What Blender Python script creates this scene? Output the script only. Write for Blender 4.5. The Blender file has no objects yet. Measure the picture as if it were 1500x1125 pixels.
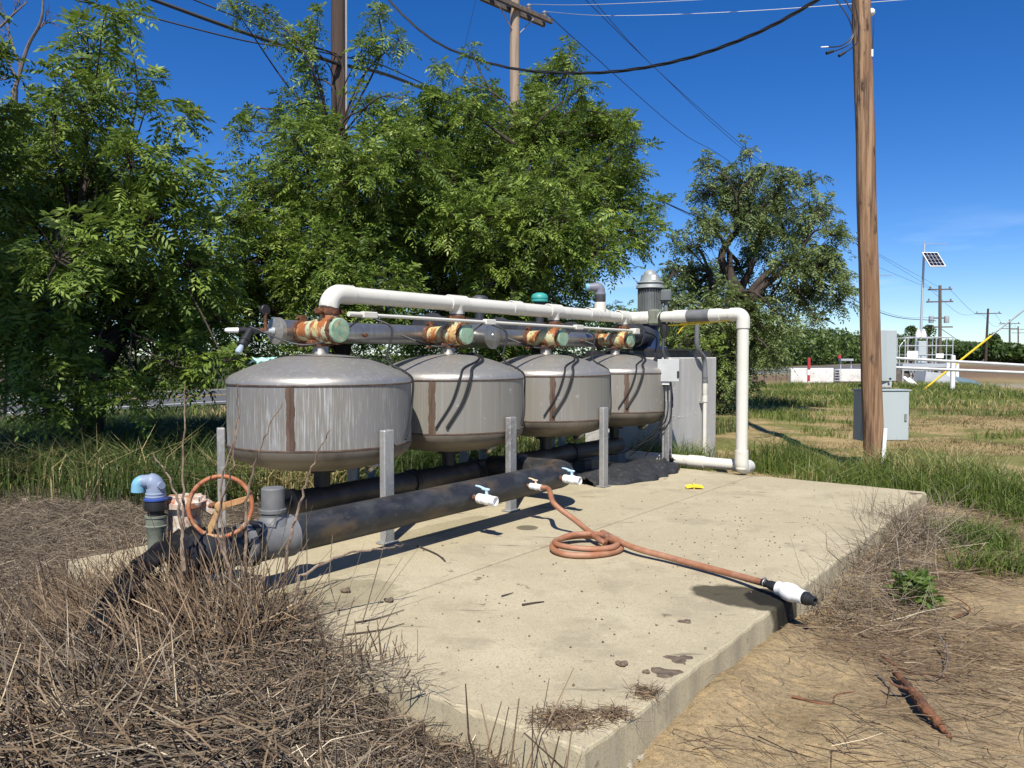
import bpy, math, random
import numpy as np
from mathutils import Vector, Matrix

# ------------------------------------------------------------------ camera, sky, sun
S = bpy.context.scene
COL = S.collection
FPX, HOR, CAMZ, SLAB = 1130.0, 520.0, 1.37, 0.17
PITCH = math.atan((562.5 - HOR) / FPX)
cam_d = bpy.data.cameras.new("camera"); cam = bpy.data.objects.new("camera", cam_d); COL.objects.link(cam)
cam.location = (0, 0, CAMZ); cam.rotation_euler = (math.pi/2 - PITCH, 0, 0)
cam_d.sensor_width = 36; cam_d.lens = 36*FPX/1500; cam_d.clip_start = .05; cam_d.clip_end = 6000
S.camera = cam
SUN_EL, SUN_AZ = 51.0, 7.0      # the sun stands behind the camera; AZ turns the shadows slightly
world = bpy.data.worlds.new("World"); S.world = world; world.use_nodes = True
wn, wl = world.node_tree.nodes, world.node_tree.links
bg = wn["Background"]
sky = wn.new("ShaderNodeTexSky"); sky.sky_type = 'NISHITA'; sky.sun_disc = False
sky.sun_elevation = math.radians(SUN_EL); sky.sun_rotation = math.radians(180 + SUN_AZ)
sky.altitude = 30; sky.air_density = 0.8; sky.dust_density = 0.15; sky.ozone_density = 5.0
# thin cirrus wisps low in the sky
tc = wn.new("ShaderNodeTexCoord"); mp = wn.new("ShaderNodeMapping"); mp.inputs['Scale'].default_value = (5, 5, 38)
ns = wn.new("ShaderNodeTexNoise"); ns.inputs['Scale'].default_value = 1.0; ns.inputs['Detail'].default_value = 5
rp = wn.new("ShaderNodeValToRGB"); rp.color_ramp.elements[0].position = .55; rp.color_ramp.elements[1].position = .85
rp.color_ramp.elements[1].color = (.35, .35, .35, 1)
sp = wn.new("ShaderNodeSeparateXYZ"); mr = wn.new("ShaderNodeMapRange")
mr.inputs[1].default_value = .03; mr.inputs[2].default_value = .10
mr2 = wn.new("ShaderNodeMapRange"); mr2.inputs[1].default_value = .10; mr2.inputs[2].default_value = .17; mr2.inputs[3].default_value = 1; mr2.inputs[4].default_value = 0
mu = wn.new("ShaderNodeMath"); mu.operation = 'MULTIPLY'; mu2 = wn.new("ShaderNodeMath"); mu2.operation = 'MULTIPLY'
mx = wn.new("ShaderNodeMixRGB"); mx.inputs[2].default_value = (8.5, 9.5, 11, 1)
wl.new(tc.outputs['Generated'], mp.inputs[0]); wl.new(mp.outputs[0], ns.inputs[0]); wl.new(ns.outputs['Fac'], rp.inputs[0])
wl.new(tc.outputs['Generated'], sp.inputs[0]); wl.new(sp.outputs['Z'], mr.inputs[0]); wl.new(sp.outputs['Z'], mr2.inputs[0])
wl.new(mr.outputs[0], mu.inputs[0]); wl.new(mr2.outputs[0], mu.inputs[1]); wl.new(mu.outputs[0], mu2.inputs[0]); wl.new(rp.outputs[0], mu2.inputs[1])
wl.new(mu2.outputs[0], mx.inputs[0]); hs = wn.new('ShaderNodeHueSaturation'); hs.inputs['Saturation'].default_value = 1.3; hs.inputs['Hue'].default_value = .511; wl.new(sky.outputs[0], hs.inputs['Color']); wl.new(hs.outputs[0], mx.inputs[1]); wl.new(mx.outputs[0], bg.inputs[0])
bg.inputs[1].default_value = 0.10
sun_d = bpy.data.lights.new("sun", 'SUN'); sun_d.energy = 5.0; sun_d.angle = math.radians(.5); sun_d.color = (1, .955, .87)
sun = bpy.data.objects.new("sun", sun_d); COL.objects.link(sun)
sun.rotation_euler = (math.radians(90 - SUN_EL), 0, math.radians(-SUN_AZ)); sun.location = (0, -20, 30)
S.view_settings.view_transform = 'Standard'; S.view_settings.look = 'None'
S.view_settings.exposure = 0.46; S.view_settings.gamma = 1

# ------------------------------------------------------------------ geometry helpers
rng = np.random.default_rng(7); random.seed(7)
UD = np.array([.610, .7924, 0]); VD = np.array([-.7924, .610, 0]); ZD = np.array([0, 0, 1.])
def W(u, v, z=0.0): return UD*u + VD*v + np.array([0, 0, z + SLAB])           # pad frame: u along the tanks, v away from the camera
def ray(px, py):
    return np.array([px - 750., FPX*math.cos(PITCH) + (562.5 - py)*math.sin(PITCH), -FPX*math.sin(PITCH) + (562.5 - py)*math.cos(PITCH)])/FPX
def G(px, py, z=0.0):                                                          # a spot on the ground at height z
    d = ray(px, py); t = (z - CAMZ)/d[2]; return np.array([0, 0, CAMZ]) + d*t
def AT(px, py, Y):
    d = ray(px, py); return np.array([0, 0, CAMZ]) + d*(Y/d[1])
def nrm(a): a = np.asarray(a, float); return a/max(1e-9, np.linalg.norm(a))
def ortho(d):
    d = nrm(d); h = ZD if abs(d[2]) < .9 else np.array([1., 0, 0]); a = nrm(np.cross(h, d)); return a, np.cross(d, a)

class MB:
    def __init__(s): s.v = []; s.f = []
    def add(s, vs, fs):
        o = len(s.v); s.v += [tuple(map(float, p)) for p in vs]; s.f += [tuple(i + o for i in f) for f in fs]; return s
    def tube(s, path, r, n=14, caps=True):
        P = [np.asarray(p, float) for p in path]; m = len(P)
        R = [r]*m if np.isscalar(r) else list(np.interp(np.linspace(0, 1, m), np.linspace(0, 1, len(r)), r))
        T = [nrm(P[min(i + 1, m - 1)] - P[max(i - 1, 0)]) for i in range(m)]
        a, b = ortho(T[0]); vs = []
        for i in range(m):
            a = nrm(a - T[i]*np.dot(a, T[i])); b = np.cross(T[i], a)
            for k in range(n):
                t = 2*math.pi*k/n; vs.append(P[i] + (a*math.cos(t) + b*math.sin(t))*R[i])
        fs = [(i*n + k, i*n + (k + 1) % n, (i + 1)*n + (k + 1) % n, (i + 1)*n + k) for i in range(m - 1) for k in range(n)]
        if caps: fs += [tuple(range(n - 1, -1, -1)), tuple((m - 1)*n + k for k in range(n))]
        return s.add(vs, fs)
    def lathe(s, base, axis, prof, n=32, caps=True):                           # prof: (distance along axis, radius)
        d = nrm(axis); a, b = ortho(d); base = np.asarray(base, float); vs = []
        for (h, r) in prof:
            for k in range(n):
                t = 2*math.pi*k/n; vs.append(base + d*h + (a*math.cos(t) + b*math.sin(t))*max(r, 1e-4))
        m = len(prof)
        fs = [(i*n + k, i*n + (k + 1) % n, (i + 1)*n + (k + 1) % n, (i + 1)*n + k) for i in range(m - 1) for k in range(n)]
        if caps: fs += [tuple(range(n - 1, -1, -1)), tuple((m - 1)*n + k for k in range(n))]
        return s.add(vs, fs)
    def box(s, c, ex, ey, ez, sx, sy, sz, bev=0.0):                            # centre, three axes, full sizes
        c = np.asarray(c, float); ex, ey, ez = nrm(ex)*sx/2, nrm(ey)*sy/2, nrm(ez)*sz/2
        if bev <= 0:
            vs = [c + i*ex + j*ey + k*ez for k in (-1, 1) for j in (-1, 1) for i in (-1, 1)]
            return s.add(vs, [(0, 2, 3, 1), (4, 5, 7, 6), (0, 1, 5, 4), (2, 6, 7, 3), (0, 4, 6, 2), (1, 3, 7, 5)])
        bx, by = 1 - 2*bev/sx, 1 - 2*bev/sy; bz = 1 - 2*bev/sz
        ring = [(-1, -by), (-bx, -1), (bx, -1), (1, -by), (1, by), (bx, 1), (-bx, 1), (-1, by)]
        inn = [(-bx, -by), (-bx, -by), (bx, -by), (bx, -by), (bx, by), (bx, by), (-bx, by), (-bx, by)]
        vs = [c + i*ex + j*ey - ez for i, j in inn] + [c + i*ex + j*ey - ez*bz for i, j in ring] + [c + i*ex + j*ey + ez*bz for i, j in ring] + [c + i*ex + j*ey + ez for i, j in inn]
        fs = [(r*8 + k, r*8 + (k + 1) % 8, (r + 1)*8 + (k + 1) % 8, (r + 1)*8 + k) for r in range(3) for k in range(8)]
        fs += [tuple(range(7, -1, -1)), tuple(24 + k for k in range(8))]
        return s.add(vs, fs)
    def torus(s, c, axis, R, r, n=40, m=10):
        a, b = ortho(axis); c = np.asarray(c, float); d = nrm(axis); vs = []
        for i in range(n):
            t = 2*math.pi*i/n; rd = a*math.cos(t) + b*math.sin(t)
            for k in range(m):
                q = 2*math.pi*k/m; vs.append(c + rd*(R + r*math.cos(q)) + d*r*math.sin(q))
        return s.add(vs, [(i*m + k, ((i + 1) % n)*m + k, ((i + 1) % n)*m + (k + 1) % m, i*m + (k + 1) % m) for i in range(n) for k in range(m)])
    def build(s, name, m, parent=None, smooth=True, ang=38):
        me = bpy.data.meshes.new(name); me.from_pydata(s.v, [], s.f); me.validate(); me.update()
        import bmesh
        bm = bmesh.new(); bm.from_mesh(me); bmesh.ops.remove_doubles(bm, verts=bm.verts, dist=2e-5)
        bmesh.ops.recalc_face_normals(bm, faces=bm.faces); bm.to_mesh(me); bm.free()
        if smooth:
            me.polygons.foreach_set('use_smooth', [True]*len(me.polygons)); me.set_sharp_from_angle(angle=math.radians(ang))
        me.materials.append(m); return link(name, me, parent)
def link(name, me, parent=None):
    o = bpy.data.objects.new(name, me); COL.objects.link(o)
    if parent is not None:
        o.parent = parent; o.matrix_parent_inverse = Matrix.Translation(-Vector(parent.location))
    return o
def tag(o, label=None, cat=None, group=None, kind=None):
    if label: o['label'] = label
    if cat: o['category'] = cat
    if group: o['group'] = group
    if kind: o['kind'] = kind
    return o
def thing(name, loc, label, cat, group=None):
    o = bpy.data.objects.new(name, None); COL.objects.link(o); o.location = tuple(map(float, loc)); o.empty_display_size = .1
    return tag(o, label, cat, group)
def fillet(pts, R, n=8):
    P = [np.asarray(p, float) for p in pts]; out = [P[0]]
    for i in range(1, len(P) - 1):
        a, b = nrm(P[i - 1] - P[i]), nrm(P[i + 1] - P[i]); r = R if np.isscalar(R) else R[i - 1]
        ang = math.acos(max(-1, min(1, float(np.dot(a, b))))); t = r/math.tan(ang/2)
        c = P[i] + nrm(a + b)*(r/math.sin(ang/2)); p0, p1 = P[i] + a*t, P[i] + b*t
        v0, v1 = p0 - c, p1 - c; th = math.pi - ang
        for k in range(n + 1):
            w = k/n; out.append(c + (v0*math.sin((1 - w)*th) + v1*math.sin(w*th))/math.sin(th))
    out.append(P[-1]); return out
def bez(p, n=16):                                                              # smooth curve through points (Catmull-Rom)
    P = [np.asarray(q, float) for q in p]; P = [2*P[0] - P[1]] + P + [2*P[-1] - P[-2]]; out = []
    for i in range(1, len(P) - 2):
        for k in range(n):
            t = k/n; a, b, c, d = P[i - 1], P[i], P[i + 1], P[i + 2]
            out.append(.5*(2*b + (c - a)*t + (2*a - 5*b + 4*c - d)*t*t + (3*b - a - 3*c + d)*t**3))
    out.append(P[-2]); return out
def quads(name, V, m, parent=None, var=None, smooth=False):                    # V: (N,4,3) loose quads in one mesh
    N = len(V); me = bpy.data.meshes.new(name)
    me.vertices.add(N*4); me.vertices.foreach_set('co', np.ascontiguousarray(V, dtype=np.float32).ravel())
    me.loops.add(N*4); me.loops.foreach_set('vertex_index', np.arange(N*4, dtype=np.int32))
    me.polygons.add(N); me.polygons.foreach_set('loop_start', np.arange(0, N*4, 4, dtype=np.int32))
    me.update(calc_edges=True)
    if var is not None:
        at = me.attributes.new('var', 'FLOAT', 'POINT'); at.data.foreach_set('value', np.repeat(np.asarray(var, np.float32), 4))
    me.materials.append(m); return link(name, me, parent)
def unit(a): return a/np.maximum(1e-9, np.linalg.norm(a, axis=-1, keepdims=True))
def vnoise(x, y, s, seed=0):                                                   # cheap smooth 2D noise in 0..1
    r = np.random.default_rng(seed); v = 0
    for k in range(6):
        a = r.uniform(0, 2*math.pi); f = s*r.uniform(.5, 1.9); v = v + np.sin((x*math.cos(a) + y*math.sin(a))*f + r.uniform(0, 6.3))
    return np.clip(.5 + v/6.0, 0, 1)

# ------------------------------------------------------------------ materials
def mat(name, c, rough=.6, metal=0.0, mix=(), bump=None, spec=.5, coords='Object'):
    """mix: list of (colour, noise scale (x,y,z) or number, low, high, detail); each is laid over the colour by noise"""
    m = bpy.data.materials.new(name); m.use_nodes = True; n, l = m.node_tree.nodes, m.node_tree.links
    b = n["Principled BSDF"]; b.inputs['Roughness'].default_value = rough; b.inputs['Metallic'].default_value = metal
    b.inputs['Specular IOR Level'].default_value = spec
    b.inputs['Base Color'].default_value = (*c, 1)
    t = n.new("ShaderNodeTexCoord"); last = None
    for i, q in enumerate(mix):
        c2, sc, lo, hi = q[:4]; det = q[4] if len(q) > 4 else 5
        mpn = n.new("ShaderNodeMapping"); mpn.inputs['Scale'].default_value = (sc, sc, sc) if np.isscalar(sc) else sc
        mpn.inputs['Location'].default_value = (i*3.7, i*1.3, i*2.1)
        nz = n.new("ShaderNodeTexNoise"); nz.inputs['Scale'].default_value = 1; nz.inputs['Detail'].default_value = det; nz.inputs['Roughness'].default_value = .62
        mrn = n.new("ShaderNodeMapRange"); mrn.inputs[1].default_value = lo; mrn.inputs[2].default_value = hi
        mxn = n.new("ShaderNodeMixRGB"); mxn.inputs[2].default_value = (*c2, 1); mxn.inputs[1].default_value = (*c, 1)
        l.new(t.outputs[coords], mpn.inputs[0]); l.new(mpn.outputs[0], nz.inputs[0]); l.new(nz.outputs['Fac'], mrn.inputs[0]); l.new(mrn.outputs[0], mxn.inputs[0])
        if last is not None: l.new(last, mxn.inputs[1])
        last = mxn.outputs[0]
    if last is not None: l.new(last, b.inputs['Base Color'])
    if bump:
        sc, st, dist = bump
        mpn = n.new("ShaderNodeMapping"); mpn.inputs['Scale'].default_value = (sc, sc, sc) if np.isscalar(sc) else sc
        nz = n.new("ShaderNodeTexNoise"); nz.inputs['Scale'].default_value = 1; nz.inputs['Detail'].default_value = 6
        bp = n.new("ShaderNodeBump"); bp.inputs['Strength'].default_value = st; bp.inputs['Distance'].default_value = dist
        l.new(t.outputs[coords], mpn.inputs[0]); l.new(mpn.outputs[0], nz.inputs[0]); l.new(nz.outputs['Fac'], bp.inputs['Height']); l.new(bp.outputs[0], b.inputs['Normal'])
    return m
def leafmat(name, ca, cb, cc=None, trans=.3, rough=.5, spec=.4):
    m = bpy.data.materials.new(name); m.use_nodes = True; n, l = m.node_tree.nodes, m.node_tree.links
    b = n["Principled BSDF"]; b.inputs['Roughness'].default_value = rough; b.inputs['Specular IOR Level'].default_value = spec
    at = n.new("ShaderNodeAttribute"); at.attribute_name = 'var'
    r = n.new("ShaderNodeValToRGB"); r.color_ramp.elements[0].color = (*ca, 1); r.color_ramp.elements[1].color = (*cb, 1)
    if cc: e = r.color_ramp.elements.new(.9); e.color = (*cb, 1); r.color_ramp.elements[2].color = (*cc, 1)
    l.new(at.outputs['Fac'], r.inputs[0]); l.new(r.outputs[0], b.inputs['Base Color'])
    if trans > 0:
        tr = n.new("ShaderNodeBsdfTranslucent"); ms = n.new("ShaderNodeMixShader"); ms.inputs[0].default_value = trans
        l.new(r.outputs[0], tr.inputs[0]); l.new(b.outputs[0], ms.inputs[1]); l.new(tr.outputs[0], ms.inputs[2]); l.new(ms.outputs[0], n["Material Output"].inputs[0])
    return m
M = {}
M['pvc'] = mat('white_pvc', (.62, .60, .53), .38, 0, [((.54, .51, .43), 2.5, .5, .85), ((.36, .33, .26), 9, .60, .85)], (30, .05, .01))
M['pvc_grey'] = mat('grey_pvc', (.12, .125, .13), .55, 0, [((.19, .185, .18), 8, .4, .7)])
M['steel'] = mat('stainless_steel', (.43, .42, .40), .36, .85, [((.30, .29, .27), (3, 3, 1.2), .4, .7), ((.52, .51, .49), (40, 40, 2), .5, .75)], (6, .06, .02))
M['shell'] = mat('streaked_stainless_shell', (.27, .248, .203), .5, .4, [((.26, .245, .22), (3, 3, 2), .42, .66), ((.34, .33, .30), (55, 55, 1.4), .5, .85, 3), ((.20, .18, .155), (20, 20, .5), .60, .78, 3), ((.22, .17, .13), (5, 5, 9), .62, .75), ((.50, .49, .46), (11, 11, 16), .66, .76)], (4, .05, .02))
M['shell_white'] = mat('lime_streaked_stainless_shell', (.235, .218, .185), .55, .3, [((.20, .185, .165), (2.6, 2.6, 1.6), .45, .6), ((.54, .55, .55), (95, 95, 3.2), .50, .74, 4), ((.235, .225, .21), (2.4, 2.4, 1.2), .47, .56), ((.50, .51, .51), (150, 150, 5), .58, .74, 4), ((.19, .175, .155), (22, 22, .6), .60, .76, 3)], (4, .05, .02))
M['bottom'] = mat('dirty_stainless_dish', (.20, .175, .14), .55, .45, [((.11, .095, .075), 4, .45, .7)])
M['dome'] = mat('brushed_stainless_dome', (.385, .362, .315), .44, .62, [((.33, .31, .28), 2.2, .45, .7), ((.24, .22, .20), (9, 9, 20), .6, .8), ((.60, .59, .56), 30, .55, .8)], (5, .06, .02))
M['weld'] = mat('brown_weld_heat_band', (.085, .05, .032), .6, .3, [((.16, .11, .08), (14, 14, 3), .4, .65)])
M['galv'] = mat('galvanized_leg_steel', (.36, .355, .34), .5, .45, [((.22, .21, .2), (6, 6, 2), .45, .7), ((.45, .45, .44), 40, .5, .7)])
M['rust_green'] = mat('rusty_green_valve_paint', (.46, .50, .33), .6, .05, [((.60, .48, .20), 9, .42, .58), ((.33, .105, .03), (14, 14, 7), .46, .56), ((.13, .045, .02), 22, .58, .68)], (25, .3, .01))
M['cap_green'] = mat('pale_green_valve_cap', (.27, .41, .28), .6, 0, [((.17, .28, .19), 9, .45, .65), ((.42, .38, .22), 14, .55, .66), ((.30, .105, .035), 13, .56, .64)], (30, .25, .01))
M['rust'] = mat('rusty_clamp_iron', (.075, .035, .022), .8, .2, [((.20, .075, .03), 25, .4, .65), ((.35, .28, .14), 30, .6, .7)], (40, .4, .01))
M['black_pipe'] = mat('black_poly_pipe', (.019, .020, .022), .5, 0, [((.048, .050, .052), (5, 5, 14), .44, .7), ((.095, .065, .035), (3, 3, 5), .52, .70), ((.07, .065, .055), (14, 14, 30), .58, .75), ((.012, .013, .016), 12, .55, .7)], (14, .12, .01))
M['dark_pipe'] = mat('dark_underdrain_pipe', (.055, .052, .048), .5, .3, [((.11, .10, .085), 5, .45, .7)], (14, .12, .01))
M['header_black'] = mat('black_header_paint', (.035, .037, .042), .55, .1, [((.075, .075, .08), 4, .45, .7)])
M['rubber'] = mat('black_rubber', (.016, .016, .017), .5)
M['orange_hose'] = mat('faded_orange_hose', (.30, .125, .062), .6, 0, [((.36, .19, .115), 9, .45, .65), ((.13, .055, .035), 5, .52, .72)], (60, .1, .005))
M['wheel_rust'] = mat('orange_handwheel_paint', (.35, .12, .05), .65, 0, [((.42, .24, .12), 12, .45, .6), ((.10, .035, .022), 20, .54, .66)], (30, .3, .01))
M['spoke'] = mat('yellowed_spoke_paint', (.40, .24, .10), .6, 0, [((.35, .15, .06), 18, .5, .65)])
M['cream_flange'] = mat('cream_rusty_flange', (.55, .44, .34), .7, 0, [((.36, .14, .07), 14, .48, .6), ((.7, .65, .58), 20, .55, .7)], (30, .3, .01))
M['blue_vent'] = mat('blue_grey_vent_plastic', (.20, .24, .34), .5, 0, [((.26, .31, .41), 8, .4, .7)])
M['sky_plastic'] = mat('sky_blue_plastic', (.17, .38, .50), .5)
M['blue_ring'] = mat('deep_blue_plastic', (.04, .08, .30), .35)
M['green_grey'] = mat('mossy_grey_coupling', (.17, .185, .14), .7, 0, [((.10, .11, .08), 14, .45, .65)])
M['teal'] = mat('teal_plastic', (.04, .30, .26), .5)
M['white'] = mat('white_plastic', (.80, .80, .78), .4, 0, [((.66, .65, .6), 12, .55, .8)])
M['ltblue'] = mat('pale_blue_handle', (.42, .58, .68), .4)
M['ivory'] = mat('ivory_handle', (.66, .52, .36), .5)
M['motor'] = mat('grey_motor_paint', (.105, .115, .115), .5, .1, [((.15, .16, .155), 6, .4, .7)])
M['motor_lt'] = mat('light_grey_motor_cap', (.30, .32, .31), .5, .1, [((.22, .23, .22), 9, .45, .7)])
M['boxgrey'] = mat('light_grey_enclosure', (.46, .47, .46), .5, 0, [((.40, .41, .40), 5, .4, .7)])
M['cabinet'] = mat('pale_blue_grey_cabinet', (.40, .445, .445), .5, 0, [((.35, .395, .40), (3, 3, .6), .4, .7)])
M['concrete_wall'] = mat('board_formed_concrete', (.44, .425, .385), .85, 0, [((.52, .50, .46), (5, 5, .9), .42, .62), ((.27, .26, .235), (9, 9, .5), .56, .72), ((.24, .225, .19), 2.6, .6, .78), ((.50, .48, .43), 40, .6, .75)], (40, .25, .01))
M['blue_pump'] = mat('blue_pump_paint', (.012, .025, .075), .5)
M['beam'] = mat('dark_steel_beam', (.028, .03, .033), .6, .2, [((.06, .05, .045), 5, .5, .7)])
M['conduit'] = mat('grey_conduit', (.17, .175, .18), .5)
M['yellow'] = mat('yellow_rope', (.80, .55, .03), .6)
M['plastic_black'] = mat('black_plastic_film', (.010, .010, .010), .3, 0, [((.025, .025, .025), 12, .5, .7)], (25, .5, .02), .35)
M['net_black'] = mat('black_woven_cover', (.02, .021, .023), .7, 0, [((.05, .05, .052), (26, 26, 26), .52, .68), ((.01, .01, .01), 8, .5, .7)], (60, .6, .02))
M['pole_wood'] = mat('weathered_pole_wood', (.17, .092, .047), .9, 0, [((.31, .19, .105), (18, 18, .8), .42, .58), ((.075, .042, .026), (22, 22, 1.0), .52, .62), ((.045, .026, .017), (7, 7, 2.4), .60, .68), ((.25, .135, .06), (4, 4, .35), .5, .7), ((.34, .24, .15), (40, 40, 1.2), .62, .72)], ((24, 24, 1.0), .8, .03))
M['pole_dark'] = mat('brown_treated_pole', (.065, .038, .026), .85, 0, [((.035, .022, .017), (20, 20, 1), .45, .65)])
M['pole_grey'] = mat('grey_weathered_pole', (.34, .25, .18), .85, 0, [((.20, .145, .105), (20, 20, .8), .45, .65)])
M['timber'] = mat('grey_crossarm_timber', (.10, .08, .065), .85, 0, [((.2, .16, .13), (10, 10, 10), .5, .7)])
M['wire'] = mat('black_cable', (.012, .012, .013), .5)
M['wire_al'] = mat('aluminium_wire', (.70, .72, .74), .3, .8)
M['white_paint'] = mat('white_rail_paint', (.78, .78, .76), .5, 0, [((.66, .65, .62), 3, .5, .75)])
M['white_wall'] = mat('whitewashed_concrete', (.66, .65, .62), .8, 0, [((.50, .48, .44), 2.2, .48, .7), ((.32, .30, .27), 6, .62, .75)])
M['wing'] = mat('pale_concrete', (.46, .48, .50), .8, 0, [((.38, .39, .4), 2, .45, .7)])
M['alu'] = mat('grey_aluminium', (.50, .52, .53), .45, .4)
M['panel'] = mat('solar_cells', (.010, .013, .03), .22)
M['red'] = mat('red_marker_paint', (.38, .03, .04), .6)
M['ceramic'] = mat('insulator_grey', (.18, .18, .19), .35)
M['bark'] = mat('dark_bark', (.035, .026, .020), .9, 0, [((.085, .062, .048), (12, 12, 3), .45, .7)], ((20, 20, 5), .6, .02))
M['bark_grey'] = mat('grey_dead_bark', (.16, .13, .11), .9, 0, [((.08, .06, .05), 20, .45, .65)])
M['stick'] = mat('red_brown_stick', (.17, .07, .03), .8, 0, [((.07, .035, .02), 12, .45, .65)], (40, .5, .01))
M['clod'] = mat('dried_mud', (.16, .12, .08), .95, 0, [((.08, .058, .04), 30, .4, .65)], (60, .8, .01))
M['leaf'] = leafmat('walnut_leaves', (.060, .115, .020), (.255, .345, .055), (.46, .52, .17), .34, .52, .35)
M['leaf_b'] = leafmat('grey_green_leaves', (.065, .11, .030), (.24, .30, .10), (.42, .43, .23), .3)
M['orchard'] = leafmat('orchard_leaves', (.034, .065, .013), (.115, .175, .036), (.18, .23, .06), .25)
M['grass'] = leafmat('green_grass', (.06, .105, .016), (.19, .235, .05), (.52, .42, .20), .28)
M['tallgrass'] = leafmat('tall_seeding_grass', (.030, .055, .013), (.105, .145, .035), (.50, .40, .19), .25)
M['lawn'] = leafmat('mown_lawn_blades', (.065, .075, .018), (.25, .18, .075), (.36, .27, .13), .15)
M['straw'] = leafmat('dry_straw', (.055, .041, .033), (.33, .265, .185), (.72, .62, .45), .05, .8, .2)
M['straw_tan'] = leafmat('tan_straw', (.085, .055, .036), (.29, .205, .125), (.58, .47, .31), .05, .8, .2)
M['weed'] = leafmat('weed_leaves', (.06, .11, .02), (.15, .22, .04), None, .25)

# ------------------------------------------------------------------ ground, road, pad
def uv_of(x, y): return x*UD[0] + y*UD[1], x*VD[0] + y*VD[1]
def ground_z(x, y):
    u, v = uv_of(x, y)
    z = (vnoise(x, y, 2.1, 1) - .5)*.05 + (vnoise(x, y, 6.5, 2) - .5)*.025
    pad = (u > 1.97) & (u < 7.53) & (v > 1.25) & (v < 4.75)
    z = z + .075*vnoise(x, y, 4.5, 3)*np.exp(-((v - 1.2)/.15)**2)*(u > 1.8)*(u < 7.7) + .05*vnoise(x, y, 4.5, 4)*np.exp(-((u - 1.93)/.15)**2)*(v > 1.1)*(v < 4.9)
    z = np.where(pad, np.minimum(z, 0.0) - .02, z)
    far = np.clip((y - 15)/8, 0, 1); z = z*(1 - far)
    road = np.clip((v - 17)/2, 0, 1); z = z*(1 - road) - .02*road
    mound = np.exp(-((y - 29)/5.0)**2)*np.clip((x - 8)/3, 0, 1)*(v < 17)*.12
    heap = .13*np.exp(-(((x + 1.15)/.75)**2 + ((y - 3.0)/.65)**2)) + .10*np.exp(-(((x + .75)/.35)**2 + ((y - 3.62)/.3)**2))
    return z + mound + heap*(~pad)
def axis_pts(lo, a, b, hi, step):
    core = list(np.arange(a, b, step)); up = []; q, s = b, step
    while q < hi: up.append(q); s *= 1.22; q += s
    dn = []; q, s = a - step, step
    while q > lo: dn.append(q); s *= 1.22; q -= s
    return np.array(sorted(dn) + core + up + [hi])
xs, ys = axis_pts(-1500, -6, 9, 1500, .075), axis_pts(-60, 1.2, 16, 3000, .075)
X, Y = np.meshgrid(xs, ys); Z = ground_z(X, Y); nx, ny = len(xs), len(ys)
me = bpy.data.meshes.new("ground"); co = np.stack([X, Y, Z], -1).reshape(-1, 3)
ii = np.arange(nx*ny).reshape(ny, nx); F = np.stack([ii[:-1, :-1], ii[:-1, 1:], ii[1:, 1:], ii[1:, :-1]], -1).reshape(-1, 4)
me.vertices.add(len(co)); me.vertices.foreach_set('co', co.astype(np.float32).ravel())
me.loops.add(F.size); me.loops.foreach_set('vertex_index', F.astype(np.int32).ravel())
me.polygons.add(len(F)); me.polygons.foreach_set('loop_start', np.arange(0, F.size, 4, dtype=np.int32)); me.update(calc_edges=True)
me.polygons.foreach_set('use_smooth', [True]*len(F))
# what the ground is made of: bare tan dirt, brown thatch, mown lawn, dark soil under the trees, ploughed field
Uu, Vv = uv_of(X, Y); n1, n2 = vnoise(X, Y, 1.3, 11), vnoise(X, Y, 3.7, 12)
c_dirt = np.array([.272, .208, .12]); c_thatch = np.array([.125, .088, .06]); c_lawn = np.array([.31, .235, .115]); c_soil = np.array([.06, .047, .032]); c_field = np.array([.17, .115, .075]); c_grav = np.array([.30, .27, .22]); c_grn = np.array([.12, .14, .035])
def sm(a, lo, hi): return np.clip((a - lo)/(hi - lo), 0, 1)
def blend(c, c2, w): return c*(1 - w[..., None]) + c2*w[..., None]
C = np.broadcast_to(c_dirt, X.shape + (3,)).copy()
lawn = sm(Vv*-.2 + Y*.5 + n1*.8, 3.3, 4.3)*((Vv < 4.5) | (Uu > 7.9))
C = blend(C, c_lawn, lawn*.9); C = blend(C, c_grn, lawn*sm(n2 + (n1 - .5)*.8, .5, .75)*.75)
left = sm(-(Uu - 2.05) + (n2 - .5)*.5, -.15, .15)*sm(Vv + (n1 - .5)*.4, .75, 1.15); C = blend(C, c_thatch, left); C = blend(C, c_thatch, sm(Vv, 4.6, 4.9)*sm(8 - Y, 0, .6)*sm(-X, .9, 1.4))
C = blend(C, c_thatch, .55*sm(n2, .45, .7)*np.exp(-((Vv - .8)/.5)**2)*(Uu > 2.6)*(Uu < 7.8))
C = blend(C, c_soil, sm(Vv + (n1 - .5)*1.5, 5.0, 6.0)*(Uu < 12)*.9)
C = blend(C, c_field, sm(Y + n1*4 - 8*sm(X, 18, 26), 34, 42)*(Vv < 18)); C = blend(C, c_grav, sm(Y, 26, 28)*(1 - sm(Y, 33, 36))*sm(X, 19, 21)*(Vv < 14))
C = blend(C, np.array([.22, .19, .13]), np.exp(-((Vv - 18.8)/1.0)**2)); C = blend(C, np.array([.055, .055, .022]), sm(Vv, 28.3, 29))
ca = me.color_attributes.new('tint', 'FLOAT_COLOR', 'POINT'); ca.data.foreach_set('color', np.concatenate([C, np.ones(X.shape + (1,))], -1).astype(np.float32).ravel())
gm = mat('soil_and_turf', (.3, .2, .1), .95, 0, [((.5, .5, .5), 1, .4, .6)], (22, .55, .03), .15); n, l = gm.node_tree.nodes, gm.node_tree.links
for q in [q for q in n if q.type in ('MIX_RGB',)]: n.remove(q)
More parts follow.
